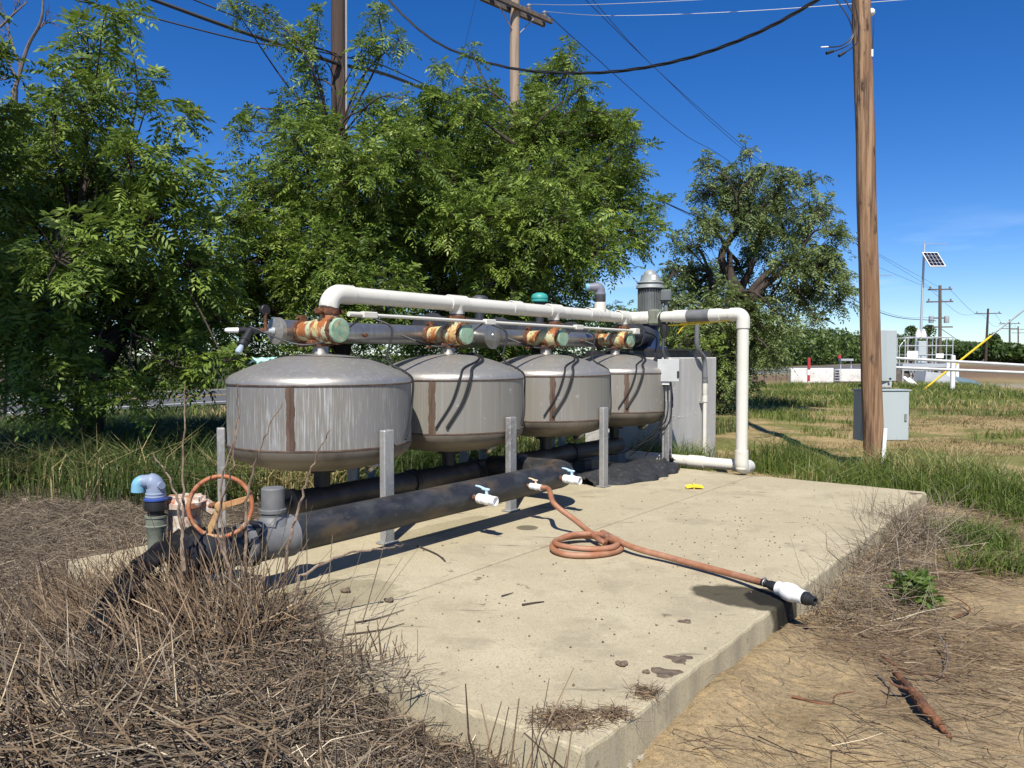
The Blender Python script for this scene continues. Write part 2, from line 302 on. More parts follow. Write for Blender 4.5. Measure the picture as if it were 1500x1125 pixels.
at = n.new("ShaderNodeVertexColor"); at.layer_name = 'tint'; tcg = n.new("ShaderNodeTexCoord"); prev = at.outputs['Color']
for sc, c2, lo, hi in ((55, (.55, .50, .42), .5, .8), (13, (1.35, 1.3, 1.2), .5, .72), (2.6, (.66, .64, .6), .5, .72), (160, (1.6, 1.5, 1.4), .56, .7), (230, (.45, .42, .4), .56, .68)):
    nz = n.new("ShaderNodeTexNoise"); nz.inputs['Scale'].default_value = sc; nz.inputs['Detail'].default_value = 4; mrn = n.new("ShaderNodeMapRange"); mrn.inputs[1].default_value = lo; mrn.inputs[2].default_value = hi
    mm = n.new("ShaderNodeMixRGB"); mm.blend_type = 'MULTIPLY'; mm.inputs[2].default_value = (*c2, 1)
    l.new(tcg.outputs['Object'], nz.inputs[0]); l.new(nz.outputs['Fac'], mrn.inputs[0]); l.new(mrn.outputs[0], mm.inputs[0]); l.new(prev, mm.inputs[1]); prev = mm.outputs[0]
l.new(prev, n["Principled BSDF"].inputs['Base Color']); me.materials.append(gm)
tag(link("ground", me), kind='structure')

m_asph = mat('worn_asphalt', (.085, .085, .088), .9, 0, [((.12, .12, .12), 1.5, .45, .7), ((.06, .06, .06), 60, .5, .7)], (90, .3, .01))
m_line = mat('white_road_paint', (.62, .62, .60), .7, 0, [((.3, .3, .3), 4, .6, .8)]); m_yl = mat('yellow_road_paint', (.55, .36, .06), .7)
def strip(name, v0, v1, z, m, u0=-60, u1=900, parent=None):
    b = MB(); us = np.concatenate([np.arange(u0, 100, 4.), np.linspace(100, u1, 60)])
    vs = [UD*u + VD*v + np.array([0, 0, z]) for u in us for v in (v0, v1)]
    b.add(vs, [(2*i, 2*i + 1, 2*i + 3, 2*i + 2) for i in range(len(us) - 1)]); return b.build(name, m, parent, False)
road = tag(strip("road", 19.4, 28.2, .012, m_asph), kind='structure')
strip("edge_line", 20.3, 20.48, .018, m_line, parent=road); strip("edge_line", 27.3, 27.46, .018, m_line, parent=road)
strip("centre_line", 23.65, 23.77, .018, m_yl, parent=road); strip("centre_line", 23.93, 24.05, .018, m_yl, parent=road)

# the concrete pad: bevelled slab with a saw-cut joint modelled as a groove between two pours
mc = mat('trowelled_concrete', (.41, .35, .225), .85, 0, [((.475, .41, .27), 1.6, .45, .68), ((.34, .288, .19), 3.1, .52, .68), ((.25, .225, .17), (150, 150, 150), .55, .64, 3), ((.47, .41, .28), 18, .58, .75), ((.44, .385, .265), (3, 22, 3), .58, .75), ((.29, .25, .18), (45, 45, 2), .60, .76), ((.15, .115, .075), 7.5, .645, .71), ((.22, .185, .125), (2.2, 9, 9), .64, .72), ((.13, .10, .065), 34, .70, .74)], (70, .16, .006), .3)
def damp_patch(m, spots):
    """real wet stains of their own shape: round-ish spots on the pad, wobbling with noise"""
    n, l = m.node_tree.nodes, m.node_tree.links; b = n["Principled BSDF"]; base = b.inputs['Base Color'].links[0].from_socket
    g = n.new("ShaderNodeNewGeometry"); nz = n.new("ShaderNodeTexNoise"); nz.inputs['Scale'].default_value = 9; l.new(g.outputs['Position'], nz.inputs[0])
    for (c, sx, sy, a, wob, dark) in spots:
        mp = n.new("ShaderNodeMapping"); mp.vector_type = 'TEXTURE'; mp.inputs['Location'].default_value = tuple(c); mp.inputs['Rotation'].default_value = (0, 0, a); mp.inputs['Scale'].default_value = (sx, sy, .5)
        le = n.new("ShaderNodeVectorMath"); le.operation = 'LENGTH'; l.new(g.outputs['Position'], mp.inputs[0]); l.new(mp.outputs[0], le.inputs[0])
        ad = n.new("ShaderNodeMath"); ad.operation = 'MULTIPLY_ADD'; ad.inputs[1].default_value = wob; l.new(nz.outputs['Fac'], ad.inputs[0]); l.new(le.outputs['Value'], ad.inputs[2])
        mr = n.new("ShaderNodeMapRange"); mr.inputs[1].default_value = .95 + wob*.5; mr.inputs[2].default_value = 1.08 + wob*.5; mr.inputs[3].default_value = 1; mr.inputs[4].default_value = 0; l.new(ad.outputs[0], mr.inputs[0])
        mm = n.new("ShaderNodeMixRGB"); mm.blend_type = 'MULTIPLY'; mm.inputs[2].default_value = (dark, dark, dark*.95, 1); l.new(mr.outputs[0], mm.inputs[0]); l.new(base, mm.inputs[1]); base = mm.outputs[0]
    l.new(base, b.inputs['Base Color'])
UA = math.atan2(UD[1], UD[0])
wet = G(1092, 874, SLAB); wet2 = G(1140, 905, SLAB*.4)
damp_patch(mc, [(wet, .27, .17, -.5, .5, .2), (wet2, .17, .15, .3, .5, .2), (G(772, 773, SLAB), .075, .075, 0, .1, .35), (G(1075, 693, SLAB), .34, .1, -.66, .6, .62), (G(640, 775, SLAB), .5, .12, UA, .7, .8), (G(470, 872, SLAB), .4, .25, .3, .8, .72)])
pad = thing("concrete_pad", W(4.7, 3.0, 0), None, None); pad['kind'] = 'structure'
U0, U1, V0, VJ, V1 = 1.95, 7.55, 1.22, 2.76, 4.78
for (va, vb) in ((V0, VJ - .006), (VJ + .006, V1)):
    per = [(U0 + (U1 - U0)*k/160, va) for k in range(160)] + [(U1, va + (vb - va)*k/60) for k in range(60)] + [(U1 - (U1 - U0)*k/160, vb) for k in range(160)] + [(U0, vb - (vb - va)*k/60) for k in range(60)]
    cu, cv = (U0 + U1)/2, (va + vb)/2; rings = [[], [], [], []]
    for k, (u, v) in enumerate(per):
        jn = 0.0 if abs(v - VJ) < .02 else 1.0; nu = 0 if (v in (va, vb) and U0 < u < U1) else (1 if u < cu else -1); nv = 0 if (u in (U0, U1) and va < v < vb) else (1 if v < cv else -1)
        wv = jn*(.004*math.sin(u*9 + v*7) + .003*math.sin(u*31 + v*23)); ch = jn*max(0, random.gauss(0, .004)) + (.012*jn if random.random() < .02 else 0); i0, i1 = wv, wv + .004 + ch*1.2 + .003*jn
        rings[0].append(W(u + nu*(i0 - .004*jn), v + nv*(i0 - .004*jn), -.34)); rings[1].append(W(u + nu*i0, v + nv*i0, -.012 - ch)); rings[2].append(W(u + nu*(i0*.6 + i1*.4), v + nv*(i0*.6 + i1*.4), -.003 - ch*.4)); rings[3].append(W(u + nu*i1, v + nv*i1, 0))
    npx = len(per); b = MB(); b.add(sum(rings, []), [(q*npx + k, q*npx + (k + 1) % npx, (q + 1)*npx + (k + 1) % npx, (q + 1)*npx + k) for q in range(3) for k in range(npx)] + [tuple(3*npx + k for k in range(npx)), tuple(npx - 1 - k for k in range(npx))]); b.build("slab", mc, pad, False)
b = MB(); b.box(W((U0 + U1)/2, VJ, -.20), UD, VD, ZD, U1 - U0 - .02, .0115, .34); b.build("joint_filler", mat('dark_joint', (.06, .048, .032), .9), pad, False)
# broken aggregate left along the foot of the form
b = MB()
def pebble(b, c, s, r=random):
    d = [nrm([r.gauss(0, 1) for _ in range(3)]) for _ in range(2)]; a, e = ortho(d[0])
    k = [r.uniform(.6, 1.3) for _ in range(6)]
    b.add([c + a*s*k[0], c - a*s*k[1], c + e*s*k[2], c - e*s*k[3], c + d[0]*s*k[4], c - d[0]*s*k[5]], [(0, 2, 4), (2, 1, 4), (1, 3, 4), (3, 0, 4), (2, 0, 5), (1, 2, 5), (3, 1, 5), (0, 3, 5)])
for k in range(1500):
    t = random.random(); s = random.uniform(.003, .009)*(1.7 if random.random() < .08 else 1)
    if math.sin(t*23) + math.sin(t*57 + 1) < -.5: continue
    if k % 4: p = W(U0 + t*(U1 - U0), V0 - random.expovariate(150), 0)
    else: p = W(U0 - random.expovariate(90), V0 + t*(V1 - V0), 0)
    p[2] = random.uniform(-.012, .018) + .012*math.sin(t*40); pebble(b, p, s)
b.build("broken_edge", mat('pale_aggregate', (.33, .295, .22), .9, 0, [((.17, .145, .10), 20, .45, .6)]), pad, False)

# ------------------------------------------------------------------ four filter tanks
TU, TV, TR = (3.38, 4.67, 6.05, 7.36), 4.25, .61
ORD = ['nearest', 'second', 'third', 'farthest']
TL = ['stainless steel filter tank with white lime streaks on its shell, closest to the handwheel',
      'clean grey steel filter tank between the lime streaked tank and the third tank',
      'steel filter tank with a cable down its dome, third from the handwheel',
      'steel filter tank beside the small grey electrical box and concrete block']
def dish(z0, z1, R, up, n=9):                       # torispherical head
    return [(z0 + (z1 - z0)*math.sin(q)**1.0, R*math.cos(q)**.8) for q in [k/n*math.pi/2 for k in range(n + 1)]]
def dome_z(r): return 1.052 + .158*(1 - (min(r, TR)/TR)**2.15)
for i, u in enumerate(TU):
    c = W(u, TV, 0); t = thing("filter_tank", c, TL[i], "filter tank", "steel sand filter tanks in a row")
    sh = M['shell_white'] if i == 0 else M['shell']
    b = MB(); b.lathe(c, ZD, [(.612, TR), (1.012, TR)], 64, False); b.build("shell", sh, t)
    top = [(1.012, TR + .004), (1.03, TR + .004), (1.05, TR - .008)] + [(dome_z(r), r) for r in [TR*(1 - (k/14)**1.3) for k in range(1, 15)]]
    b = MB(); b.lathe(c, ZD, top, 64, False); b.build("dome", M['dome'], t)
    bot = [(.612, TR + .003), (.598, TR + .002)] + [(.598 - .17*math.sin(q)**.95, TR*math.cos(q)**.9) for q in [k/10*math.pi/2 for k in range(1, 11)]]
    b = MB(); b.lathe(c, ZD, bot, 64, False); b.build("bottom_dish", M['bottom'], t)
    b = MB()
    for z in (.612, 1.012): b.lathe(c, ZD, [(z - .006, TR - .001), (z - .004, TR + .0065), (z + .004, TR + .0065), (z + .006, TR - .001)], 64, False)
    fc = nrm(np.array([-c[0], -c[1], 0])); rc = np.array([-fc[1], fc[0], 0]); fw = fc*math.cos(math.asin((-.30, -.2, .1, .2)[i])) + rc*(-.30, -.2, .1, .2)[i]
    for dth in (0.0, 2.3):
        a0 = math.atan2(float(np.dot(fw, VD)), float(np.dot(fw, UD))) + dth
        for w0, off in ((.052, .0016),):
            P = []; nz_ = 26
            for j in range(nz_):
                z = .62 + .385*j/(nz_ - 1); wl_ = w0*(1 + .10*math.sin(j*.9 + i) + random.uniform(-.09, .09)); sh_ = .003*math.sin(j*.5 + i*2)
                for k in range(4):
                    a = a0 + ((k/3 - .5)*wl_ + sh_)/TR; d = UD*math.cos(a) + VD*math.sin(a); P.append(c + d*(TR + off) + ZD*z)
            b.add(P, [(j*4 + k, j*4 + k + 1, j*4 + k + 5, j*4 + k + 4) for j in range(nz_ - 1) for k in range(3)])
            d = UD*math.cos(a0) + VD*math.sin(a0); b.tube([c + d*(TR + .001) + ZD*(.62 + .385*j/12) for j in range(13)], .0045, 6)
    b.build("weld_band", M['weld'], t)
    b = MB(); b.lathe(c, ZD, [(1.195, .062), (1.205, .055), (1.275, .052)], 28); b.build("inlet_neck", M['dome'], t)
    b = MB(); b.lathe(c, ZD, [(.30, .055), (.40, .055), (.40, .095), (.425, .095), (.425, .055), (.45, .055)], 24); b.build("drain_neck", M['rubber'], t)
    hd = nrm(UD*.8 - VD*.6); b = MB(); b.lathe(c + hd*.30 + ZD*.49, nrm(hd - ZD*.9), [(-.05, .06), (.06, .06), (.06, .085), (.085, .085), (.085, .03), (.10, .028)], 20); b.build("drain_hatch", M['steel'], t)
    for q in (-90, 30, 150):
        d = UD*math.cos(math.radians(q)) + VD*math.sin(math.radians(q)); s = np.cross(ZD, d)
        p = c + d*(TR + .035); b = MB(); zb = .004 if q == -90 else -.15
        b.box(p + ZD*(.725 + zb)/2, s, d, ZD, .085, .05, .725 - zb, .006)
        b.box(p + d*.0 + ZD*(zb + .004), s, d, ZD, .12, .09, .008)
        b.build("leg", M['galv'], t, False)
    # backwash valve on the neck
    vt = thing("backwash_valve", c + ZD*1.35, ['rusty green backwash valve with the largest pale green cap, on the lime streaked tank', 'rust streaked green valve on the second tank beside the steel end cap', 'yellowed green valve behind the white conduit on the third tank', 'yellow brown valve on the tank next to the concrete block'][i], "valve", "backwash valves on the tanks")
    o = c + ZD*1.365; fr = -VD
    b = MB(); b.lathe(o, fr, [(-.20, .066), (-.08, .070), (-.02, .082), (.03, .088), (.11, .088), (.14, .082), (.165, .080)], 30)
    b.lathe(o, ZD, [(-.082, .052), (-.05, .058), (.05, .060)], 24); b.lathe(o + fr*.09, ZD, [(-.03, .07), (.07, .066), (.125, .058)], 24); b.build("valve_body", M['rust_green'], vt)
    b = MB(); b.lathe(o, fr, [(.16, .083), (.164, .096), (.184, .096), (.188, .090)], 30)
    for k in range(8):
        a, e = ortho(fr); w = a*math.cos(k*math.pi/4) + e*math.sin(k*math.pi/4); b.lathe(o + w*.089, fr, [(.158, .009), (.194, .009)], 6)
    b.build("cap_ring", M['rust'], vt)
    b = MB(); b.lathe(o, fr, [(.182, .084), (.202, .083), (.209, .076), (.212, .03), (.212, .001)], 30, False); b.build("cap", M['cap_green'], vt)
    for base, ax, r in ((o - ZD*.085, ZD, .066), (o + ZD*.13 + fr*.09, ZD, .070), (o + VD*.20, VD, .08)):
        b = MB(); b.lathe(base, ax, [(-.022, r - .012), (-.020, r), (.020, r), (.022, r - .012)], 24); a, e = ortho(ax)
        for sg in (-1, 1):
            b.box(base + UD*sg*(r + .012) if abs(ax[2]) > .5 else base + ZD*sg*(r + .012), UD if abs(ax[2]) > .5 else ZD, VD if abs(ax[2]) > .5 else UD, ax, .038, .05, .04, .005)
            b.lathe((base + UD*sg*(r + .014) if abs(ax[2]) > .5 else base + ZD*sg*(r + .014)), VD if abs(ax[2]) > .5 else UD, [(-.042, .011), (.042, .011)], 6)
        b.build("clamp", M['rust'], vt)

# ------------------------------------------------------------------ overhead white pipe
HZ, HR, HV = 1.615, .0575, TV - .09; UC = 7.52
hp = thing("overhead_pipe", W(5.4, HV, HZ), "long white plastic pipe running over the tanks and dropping to the pad", "pipe")
run = fillet([W(TU[0], HV, 1.53), W(TU[0], HV, HZ), W(UC, HV, HZ - .01)], .10, 10)
b = MB(); b.tube(run, HR, 24); b.build("header_run", M['pvc'], hp)
b = MB(); el = fillet([W(TU[0], HV, 1.525), W(TU[0], HV, HZ), W(TU[0] + .20, HV, HZ)], .10, 12); b.tube(el, HR + .009, 24); b.build("elbow", M['pvc'], hp)
for i, u in enumerate(TU):
    if i: 
        b = MB(); b.lathe(W(u, HV, 1.535), ZD, [(0, .050), (.03, .050)], 20); b.lathe(W(u, HV, HZ - .02), -ZD, [(0, HR + .012), (.03, .058), (.065, .056), (.068, .05)], 22)
        b.lathe(W(u, HV, HZ), UD, [(-.10, HR), (-.098, HR + .009), (.098, HR + .009), (.10, HR)], 24, False); b.build("tee", M['pvc'], hp)
    b = MB(); b.lathe(W(u, HV, 1.49), ZD, [(0, .050), (.06, .052)], 20); b.build("grey_nipple", M['pvc_grey'], hp)
for u in (5.45, 6.72):
    b = MB(); b.lathe(W(u, HV, HZ), UD, [(-.07, HR), (-.068, HR + .007), (.068, HR + .007), (.07, HR)], 24, False); b.build("coupling", M['pvc'], hp)
b = MB(); uV = 6.90; b.lathe(W(uV, HV, HZ), ZD, [(.0, .062), (.125, .062), (.13, .055)], 22); b.lathe(W(uV, HV, HZ), UD, [(-.11, HR), (-.108, HR + .009), (.108, HR + .009), (.11, HR)], 24, False); b.build("tee", M['pvc'], hp)
DV = 2.86; HZ2 = HZ - .01; UD2 = 7.47
leg2 = fillet([W(UC, HV, HZ2), W(UC, HV - .12, HZ2), W(UD2, DV, HZ2), W(UD2, DV, .065)], .06, 8)
b = MB(); b.tube(leg2, HR, 24); b.build("drop_leg", M['pvc'], hp)
b = MB(); b.tube(fillet([W(UC - .11, HV, HZ2), W(UC, HV, HZ2), W(UC, HV - .13, HZ2)], .06, 8), HR + .009, 24); b.build("elbow", M['pvc'], hp)
b = MB(); b.tube(fillet([W(UD2, DV + .13, HZ2), W(UD2, DV, HZ2), W(UD2, DV, HZ2 - .14)], .06, 8), HR + .009, 24); b.build("elbow", M['pvc'], hp)
dirD = nrm(W(UD2, DV, 0) - W(UC, HV - .12, 0))
def dband(name, s0, s1, r, m): 
    b = MB(); o = W(UC, HV - .12, HZ2); b.lathe(o, dirD, [(s0, HR), (s0 + .003, r), (s1 - .003, r), (s1, HR)], 24, False); return b.build(name, m, hp)
dband("coupling", .02, .13, HR + .009, M['pvc']); dband("coupling", .42, .58, HR + .009, M['pvc']); dband("grey_sleeve", .58, .83, HR + .006, M['pvc_grey']); dband("coupling", .83, .95, HR + .009, M['pvc'])
b = MB(); b.tube(fillet([W(UD2, DV, .25), W(UD2, DV, .068), W(UD2 + .2, DV, .068)], .065, 8), HR + .009, 24); b.build("elbow", M['pvc'], hp)
b = MB(); b.tube(fillet([W(UD2 + .05, DV, .068), W(UD2 + .2, DV, .068), W(UD2 + .2, DV + .15, .068)], .065, 8), HR + .010, 24); b.build("elbow", M['pvc'], hp)
b = MB(); b.tube([W(UD2 + .2, DV + .1, .068), W(UD2 + .19, 4.25, .068)], HR, 24); b.build("floor_run", M['pvc'], hp)
b = MB(); b.lathe(W(UD2 + .195, 3.42, .068), VD, [(-.09, HR), (-.087, HR + .009), (.087, HR + .009), (.09, HR)], 24, False); b.build("coupling", M['pvc'], hp)
# grey air vent on the tee
vt = thing("air_vent", W(uV, HV, HZ + .13), "grey blue elbow air vent on top of the white overhead pipe", "air vent")
b = MB(); b.lathe(W(uV, HV, HZ + .125), ZD, [(0, .05), (.02, .056), (.09, .056), (.10, .048)], 22); b.build("base", M['header_black'], vt)
b = MB(); b.tube(fillet([W(uV, HV, HZ + .21), W(uV, HV, HZ + .285), W(uV - .09, HV + .09, HZ + .285)], .035, 7), [.05]*9 + [.036], 20); b.lathe(W(uV, HV, HZ + .205), ZD, [(0, .05), (.004, .057), (.02, .057), (.024, .05)], 20, False); b.build("hood", mat('grey_violet_plastic', (.17, .175, .215), .5), vt)
b = MB(); b.tube([W(uV - .085, HV + .085, HZ + .285), W(uV - .11, HV + .11, HZ + .283)], .038, 18); b.build("outlet", M['sky_plastic'], vt)

# ------------------------------------------------------------------ stainless manifold and black header behind
MV, MZ = 4.53, 1.365
sm_ = thing("steel_manifold", W(5.2, MV, MZ), "stainless steel manifold pipe joining the rusty valves", "pipe")
b = MB(); b.tube([W(3.22, MV, MZ), W(5.22, MV, MZ)], .08, 28); b.build("pipe", M['steel'], sm_)
b = MB(); b.tube([W(5.50, MV, MZ), W(7.5, MV, MZ)], .08, 28); b.build("pipe", M['steel'], sm_)
b = MB(); b.lathe(W(3.22, MV, MZ), -UD, [(-.03, .081), (-.028, .094), (.006, .094), (.008, .088), (.012, .03), (.012, .001)], 30); b.build("end_cap", M['dome'], sm_)
b = MB(); b.lathe(W(5.36, MV + .45, MZ + .01), -VD, [(0, .112), (.62, .112), (.62, .122), (.64, .122), (.643, .116), (.643, .02), (.652, .015), (.652, .001)], 34); b.build("outlet_tee", M['steel'], sm_)
b = MB(); b.tube([W(5.15, MV, MZ), W(5.36, MV, MZ), W(5.56, MV, MZ)], .083, 28); b.build("saddle", M['steel'], sm_)
for u in (3.95, 5.9, 7.0):
    b = MB(); b.lathe(W(u, MV, MZ), nrm(-VD*.9 - ZD*.15), [(.07, .016), (.10, .016), (.10, .012), (.112, .012)], 10); b.build("plug", M['rust'], sm_)
bh = thing("black_header", W(6.2, 4.95, 1.45), "wide black painted header pipe behind the white overhead pipe", "pipe")
b = MB(); b.tube([W(5.1, 4.98, 1.44), W(7.75, 4.98, 1.44)], .125, 30); b.build("pipe", M['header_black'], bh)
for u in (5.25, 6.25, 7.6):
    b = MB(); b.lathe(W(u, 4.98, 1.44), UD, [(-.03, .126), (-.028, .15), (.028, .15), (.03, .126)], 30, False); b.build("flange", M['header_black'], bh)
for u, nm in ((5.94, 'a'), (6.97, 'b')):
    vz = 1.55 if nm == 'b' else 1.46
    vt = thing("roof_vent", W(u, 4.98, 1.56), "teal domed vent cap behind the white overhead pipe" if nm == 'b' else "dark domed vent rising behind the white pipe above the second tank", "vent")
    b = MB(); b.lathe(W(u, 4.98, vz), ZD, [(0, .045), (.19, .045), (.20, .06), (.23, .06)], 22); b.build("riser", M['header_black'], vt)
    b = MB(); b.lathe(W(u, 4.98, vz), ZD, [(.23, .086), (.24, .094), (.262, .094), (.266, .088), (.275, .094), (.297, .092), (.32, .078), (.336, .04), (.338, .001)], 26, False); b.build("dome_cap", M['teal'] if nm == 'b' else M['header_black'], vt)
# plastic air fittings at the left end of the manifold
ga = thing("pressure_gauge", W(3.2, MV, MZ + .05), "small round pressure gauge on a stem at the manifold end", "gauge")
gp = W(3.12, MV - .05, MZ)
b = MB(); b.tube([W(3.14, MV, MZ + .0), W(3.14, MV, MZ + .1), W(3.14, MV, MZ + .12)], .012, 10); b.build("stem", M['rust'], ga)
b = MB(); b.lathe(W(3.14, MV + .02, MZ + .14), -VD, [(0, .036), (.026, .036), (.03, .032), (.03, .001)], 24, False); b.build("dial", M['rubber'], ga)
na = thing("drain_nozzle", W(3.0, MV, MZ), "white and black plastic nozzle sticking out left of the manifold", "nozzle")
e0 = W(3.21, MV, MZ); d1 = nrm(-UD*.9 + VD*.35)
b = MB(); b.lathe(e0, d1, [(0, .024), (.02, .024), (.02, .016), (.08, .016)], 16); b.build("stub", M['alu'], na)
b = MB(); b.lathe(e0, d1, [(.075, .02), (.11, .02)], 16); b.build("collar", M['rust'], na)
b = MB(); b.lathe(e0, d1, [(.10, .021), (.24, .022)], 16); b.build("sleeve", M['rubber'], na)
b = MB(); b.lathe(e0, d1, [(.235, .019), (.31, .016), (.325, .009)], 16); b.build("tip", M['white'], na)
q0 = e0 + d1*.16; d2 = nrm(-UD*.55 - VD*.25 - ZD*.6)
b = MB(); b.lathe(q0, d2, [(0, .026), (.09, .027), (.09, .033), (.105, .033), (.105, .028), (.12, .028), (.12, .033), (.15, .031)], 18); b.build("branch", M['rubber'], na)
b = MB(); b.lathe(q0, d2, [(.145, .015), (.20, .024), (.215, .014)], 14); b.build("spigot", mat('grey_blue_fitting', (.35, .42, .50), .4), na)
# pale conduit rail with droppers
rl = thing("conduit_rail", W(5.3, 4.0, 1.47), "thin white conduit rail running in front of the rusty valves", "conduit")
RV, RZ = 4.03, 1.475
b = MB(); b.tube([W(3.46, RV, RZ), W(7.38, RV, RZ - .015)], .0125, 12); b.build("tube", M['pvc'], rl)
for u in (3.62, 4.93, 6.28):
    b = MB(); b.box(W(u, RV, RZ - .003*(u - 3.4)), UD, VD, ZD, .13, .045, .045, .006); b.build("junction", M['pvc'], rl, False)
b = MB(); b.lathe(W(3.44, RV, RZ), UD, [(0, .017), (.10, .017)], 14); b.box(W(7.40, RV, RZ - .02), UD, VD, ZD, .1, .08, .06, .006); b.build("end_fitting", M['pvc'], rl)
for i, u in enumerate(TU):
    c = W(u, TV, 0)
    w = tag(MB().tube(bez([W(u - .36, TV + .28, 1.39), W(u - .2, TV - .02, 1.27), W(u + .0, TV - .14, 1.31), W(u + .14, TV - .17, 1.41), W(u + .2, RV, 1.47)], 10), .0065, 8).build("control_tube", M['rubber']), ['black control tube sagging across the largest green valve', 'black control tube across the valve on the second tank', 'black control tube across the yellowed third valve', 'black control tube across the farthest valve'][i], "tube", "black control tubes on the valves")
    a = math.radians(-48); 
    def on(a, z, e=.012): return c + (UD*math.cos(a) + VD*math.sin(a))*(TR + e) + ZD*z
    pth = [W(u + .28, RV, RZ - .02), W(u + .36, RV - .1, 1.38), c + (UD*math.cos(a) + VD*math.sin(a))*.45 + ZD*1.17, c + (UD*math.cos(a) + VD*math.sin(a))*.57 + ZD*1.085, on(a, 1.03), on(a - .05, .9), on(a - .2, .74), on(a - .35, .64)]
    tag(MB().tube(bez(pth, 10), .008, 8).build("dome_cable", M['rubber']), ['black cable hanging down the right side of the lime streaked tank', 'black cable down the right side of the second tank', 'black cable down the right side of the third tank', 'black cable down the right side of the tank by the grey box'][i], "cable", "cables hanging down the tanks")
    if i:
        a = math.radians(-128)
        for k, (da, r) in enumerate(((0, .010), (.13, .015))):
            a2 = a + da; dm = lambda an, q_: c + (UD*math.cos(an) + VD*math.sin(an))*q_ + ZD*(dome_z(q_) + .008); pth = [dm(-.55 + da, .17), dm(-.95 + da, .22), dm(-1.45 + da, .30), dm(-1.85 + da, .41), dm(a2 + .05, .53), on(a2 - .03, 1.035), on(a2 - .13, .85), on(a2 - .32, .66)]
            tag(MB().tube(bez(pth, 10), r*.8, 8).build("dome_cable", M['rubber']), ('thin' if k == 0 else 'thick') + [' ', ' black cable crossing the left of the second tank dome', ' black cable crossing the left of the third tank dome', ' black cable crossing the left of the dome by the concrete block'][i], "cable", "cables crossing the domes")
tag(MB().tube(bez([W(TU[0] + x_, TV + y_, dome_z(math.hypot(x_, y_)) + .004) for x_, y_ in ((-.1, .45), (-.2, .2), (-.2, -.1), (0, -.28), (.15, -.27), (.3, -.15))], 12), .0035, 6).build("thin_wire", M['rubber']), "thin wire lying across the lime streaked tank dome", "wire")
# rags on the domes
def rag(name, c, m, sx, sy, label, cat, seed, dv=UD, hgt=.03):
    r = np.random.default_rng(seed); nx_, ny_ = 16, 12; vs = []; 
    for j in range(ny_):
        for i in range(nx_):
            x, y = (i/(nx_ - 1) - .5)*sx, (j/(ny_ - 1) - .5)*sy; wob = .12*math.sin(i*.9 + seed) + .1*math.sin(j*1.3 + i*.4)
            z = hgt*(.5 + .5*math.sin(i*1.1 + j*.7 + seed) + .35*math.sin(i*2.3 - j*1.9) + r.uniform(-.1, .1))
            p = c + dv*x*(1 + wob) + np.cross(ZD, dv)*y*(1 - wob); vs.append(p + ZD*z)
    b = MB(); b.add(vs, [(j*nx_ + i, j*nx_ + i + 1, (j + 1)*nx_ + i + 1, (j + 1)*nx_ + i) for j in range(ny_ - 1) for i in range(nx_ - 1)])
    o = b.build(name, m); md = o.modifiers.new("thick", 'SOLIDIFY'); md.thickness = .006; return tag(o, label, cat)
rag("rag", W(TU[0] - .14, TV + .30, 1.15), M['teal'] if 0 else mat('mint_cloth', (.36, .60, .53), .8), .34, .12, "mint green cloth lying on the lime streaked tank dome", "cloth", 3)
rag("rag", W(TU[3] - .36, TV + .30, 1.12), mat('mint_black_cloth', (.25, .42, .36), .8, 0, [((.02, .02, .02), 9, .48, .55)]), .3, .12, "dark and mint crumpled cloth between the third and last tank domes", "cloth", 5)

# ------------------------------------------------------------------ underdrain manifold and big black discharge pipe
ud = thing("underdrain_pipe", W(5.3, TV, .22), "dark manifold pipe lying under the row of tanks", "pipe")
b = MB(); b.tube([W(3.12, TV, .215), W(7.45, TV, .215)], .085, 26); b.build("pipe", M['dark_pipe'], ud)
b = MB(); b.lathe(W(3.12, TV, .215), -UD, [(-.03, .086), (-.028, .10), (.01, .10), (.012, .04), (.07, .038)], 26); b.build("end_cap", M['dark_pipe'], ud)
for u in (4.25, 5.0, 6.5):
    b = MB(); b.lathe(W(u, TV, .215), UD, [(-.025, .086), (-.023, .10), (.023, .10), (.025, .086)], 26, False); b.build("clamp", M['rubber'], ud)
for u in (3.3, 5.35, 6.7):
    b = MB(); b.box(W(u, TV, .062), UD, VD, ZD, .14, .16, .125, .01); b.build("saddle_block", M['dark_pipe'], ud, False)
DPV, DPZ, DPR = 3.36, .262, .099
dp = thing("discharge_pipe", W(3.8, DPV, DPZ), "big black poly pipe lying across the pad with three white valves", "pipe")
path = fillet([W(2.42, DPV, DPZ), W(5.17, DPV, DPZ), W(5.17, 4.2, DPZ - .03)], .24, 14)
b = MB(); b.tube(path, DPR, 32); b.build("pipe", M['black_pipe'], dp)
b = MB(); b.lathe(W(5.17, 3.86, DPZ - .015), VD, [(0, DPR), (.003, DPR + .022), (.07, DPR + .022), (.073, DPR)], 32, False); b.build("flange", M['rubber'], dp)
b = MB(); b.lathe(W(2.44, DPV, DPZ), -UD, [(-.02, DPR), (-.017, DPR + .012), (.03, DPR + .012), (.05, DPR + .004), (.27, DPR + .004)], 32); b.build("sleeve", M['pvc_grey'], dp)
b = MB(); b.lathe(W(2.36, DPV, DPZ), ZD, [(.03, .085), (.10, .072), (.115, .058), (.13, .058), (.135, .066), (.15, .066), (.155, .058), (.255, .058), (.262, .050)], 26); b.build("riser_cap", M['pvc_grey'], dp)
BV = [(3.83, .68, 'white ball valve with pale blue handle nearest the handwheel', M['ltblue']), (4.42, .46, 'small white ball valve with ivory handle feeding the orange hose', M['ivory']), (4.84, .66, 'white ball valve with pale blue handle beside the pipe bend', M['ltblue'])]
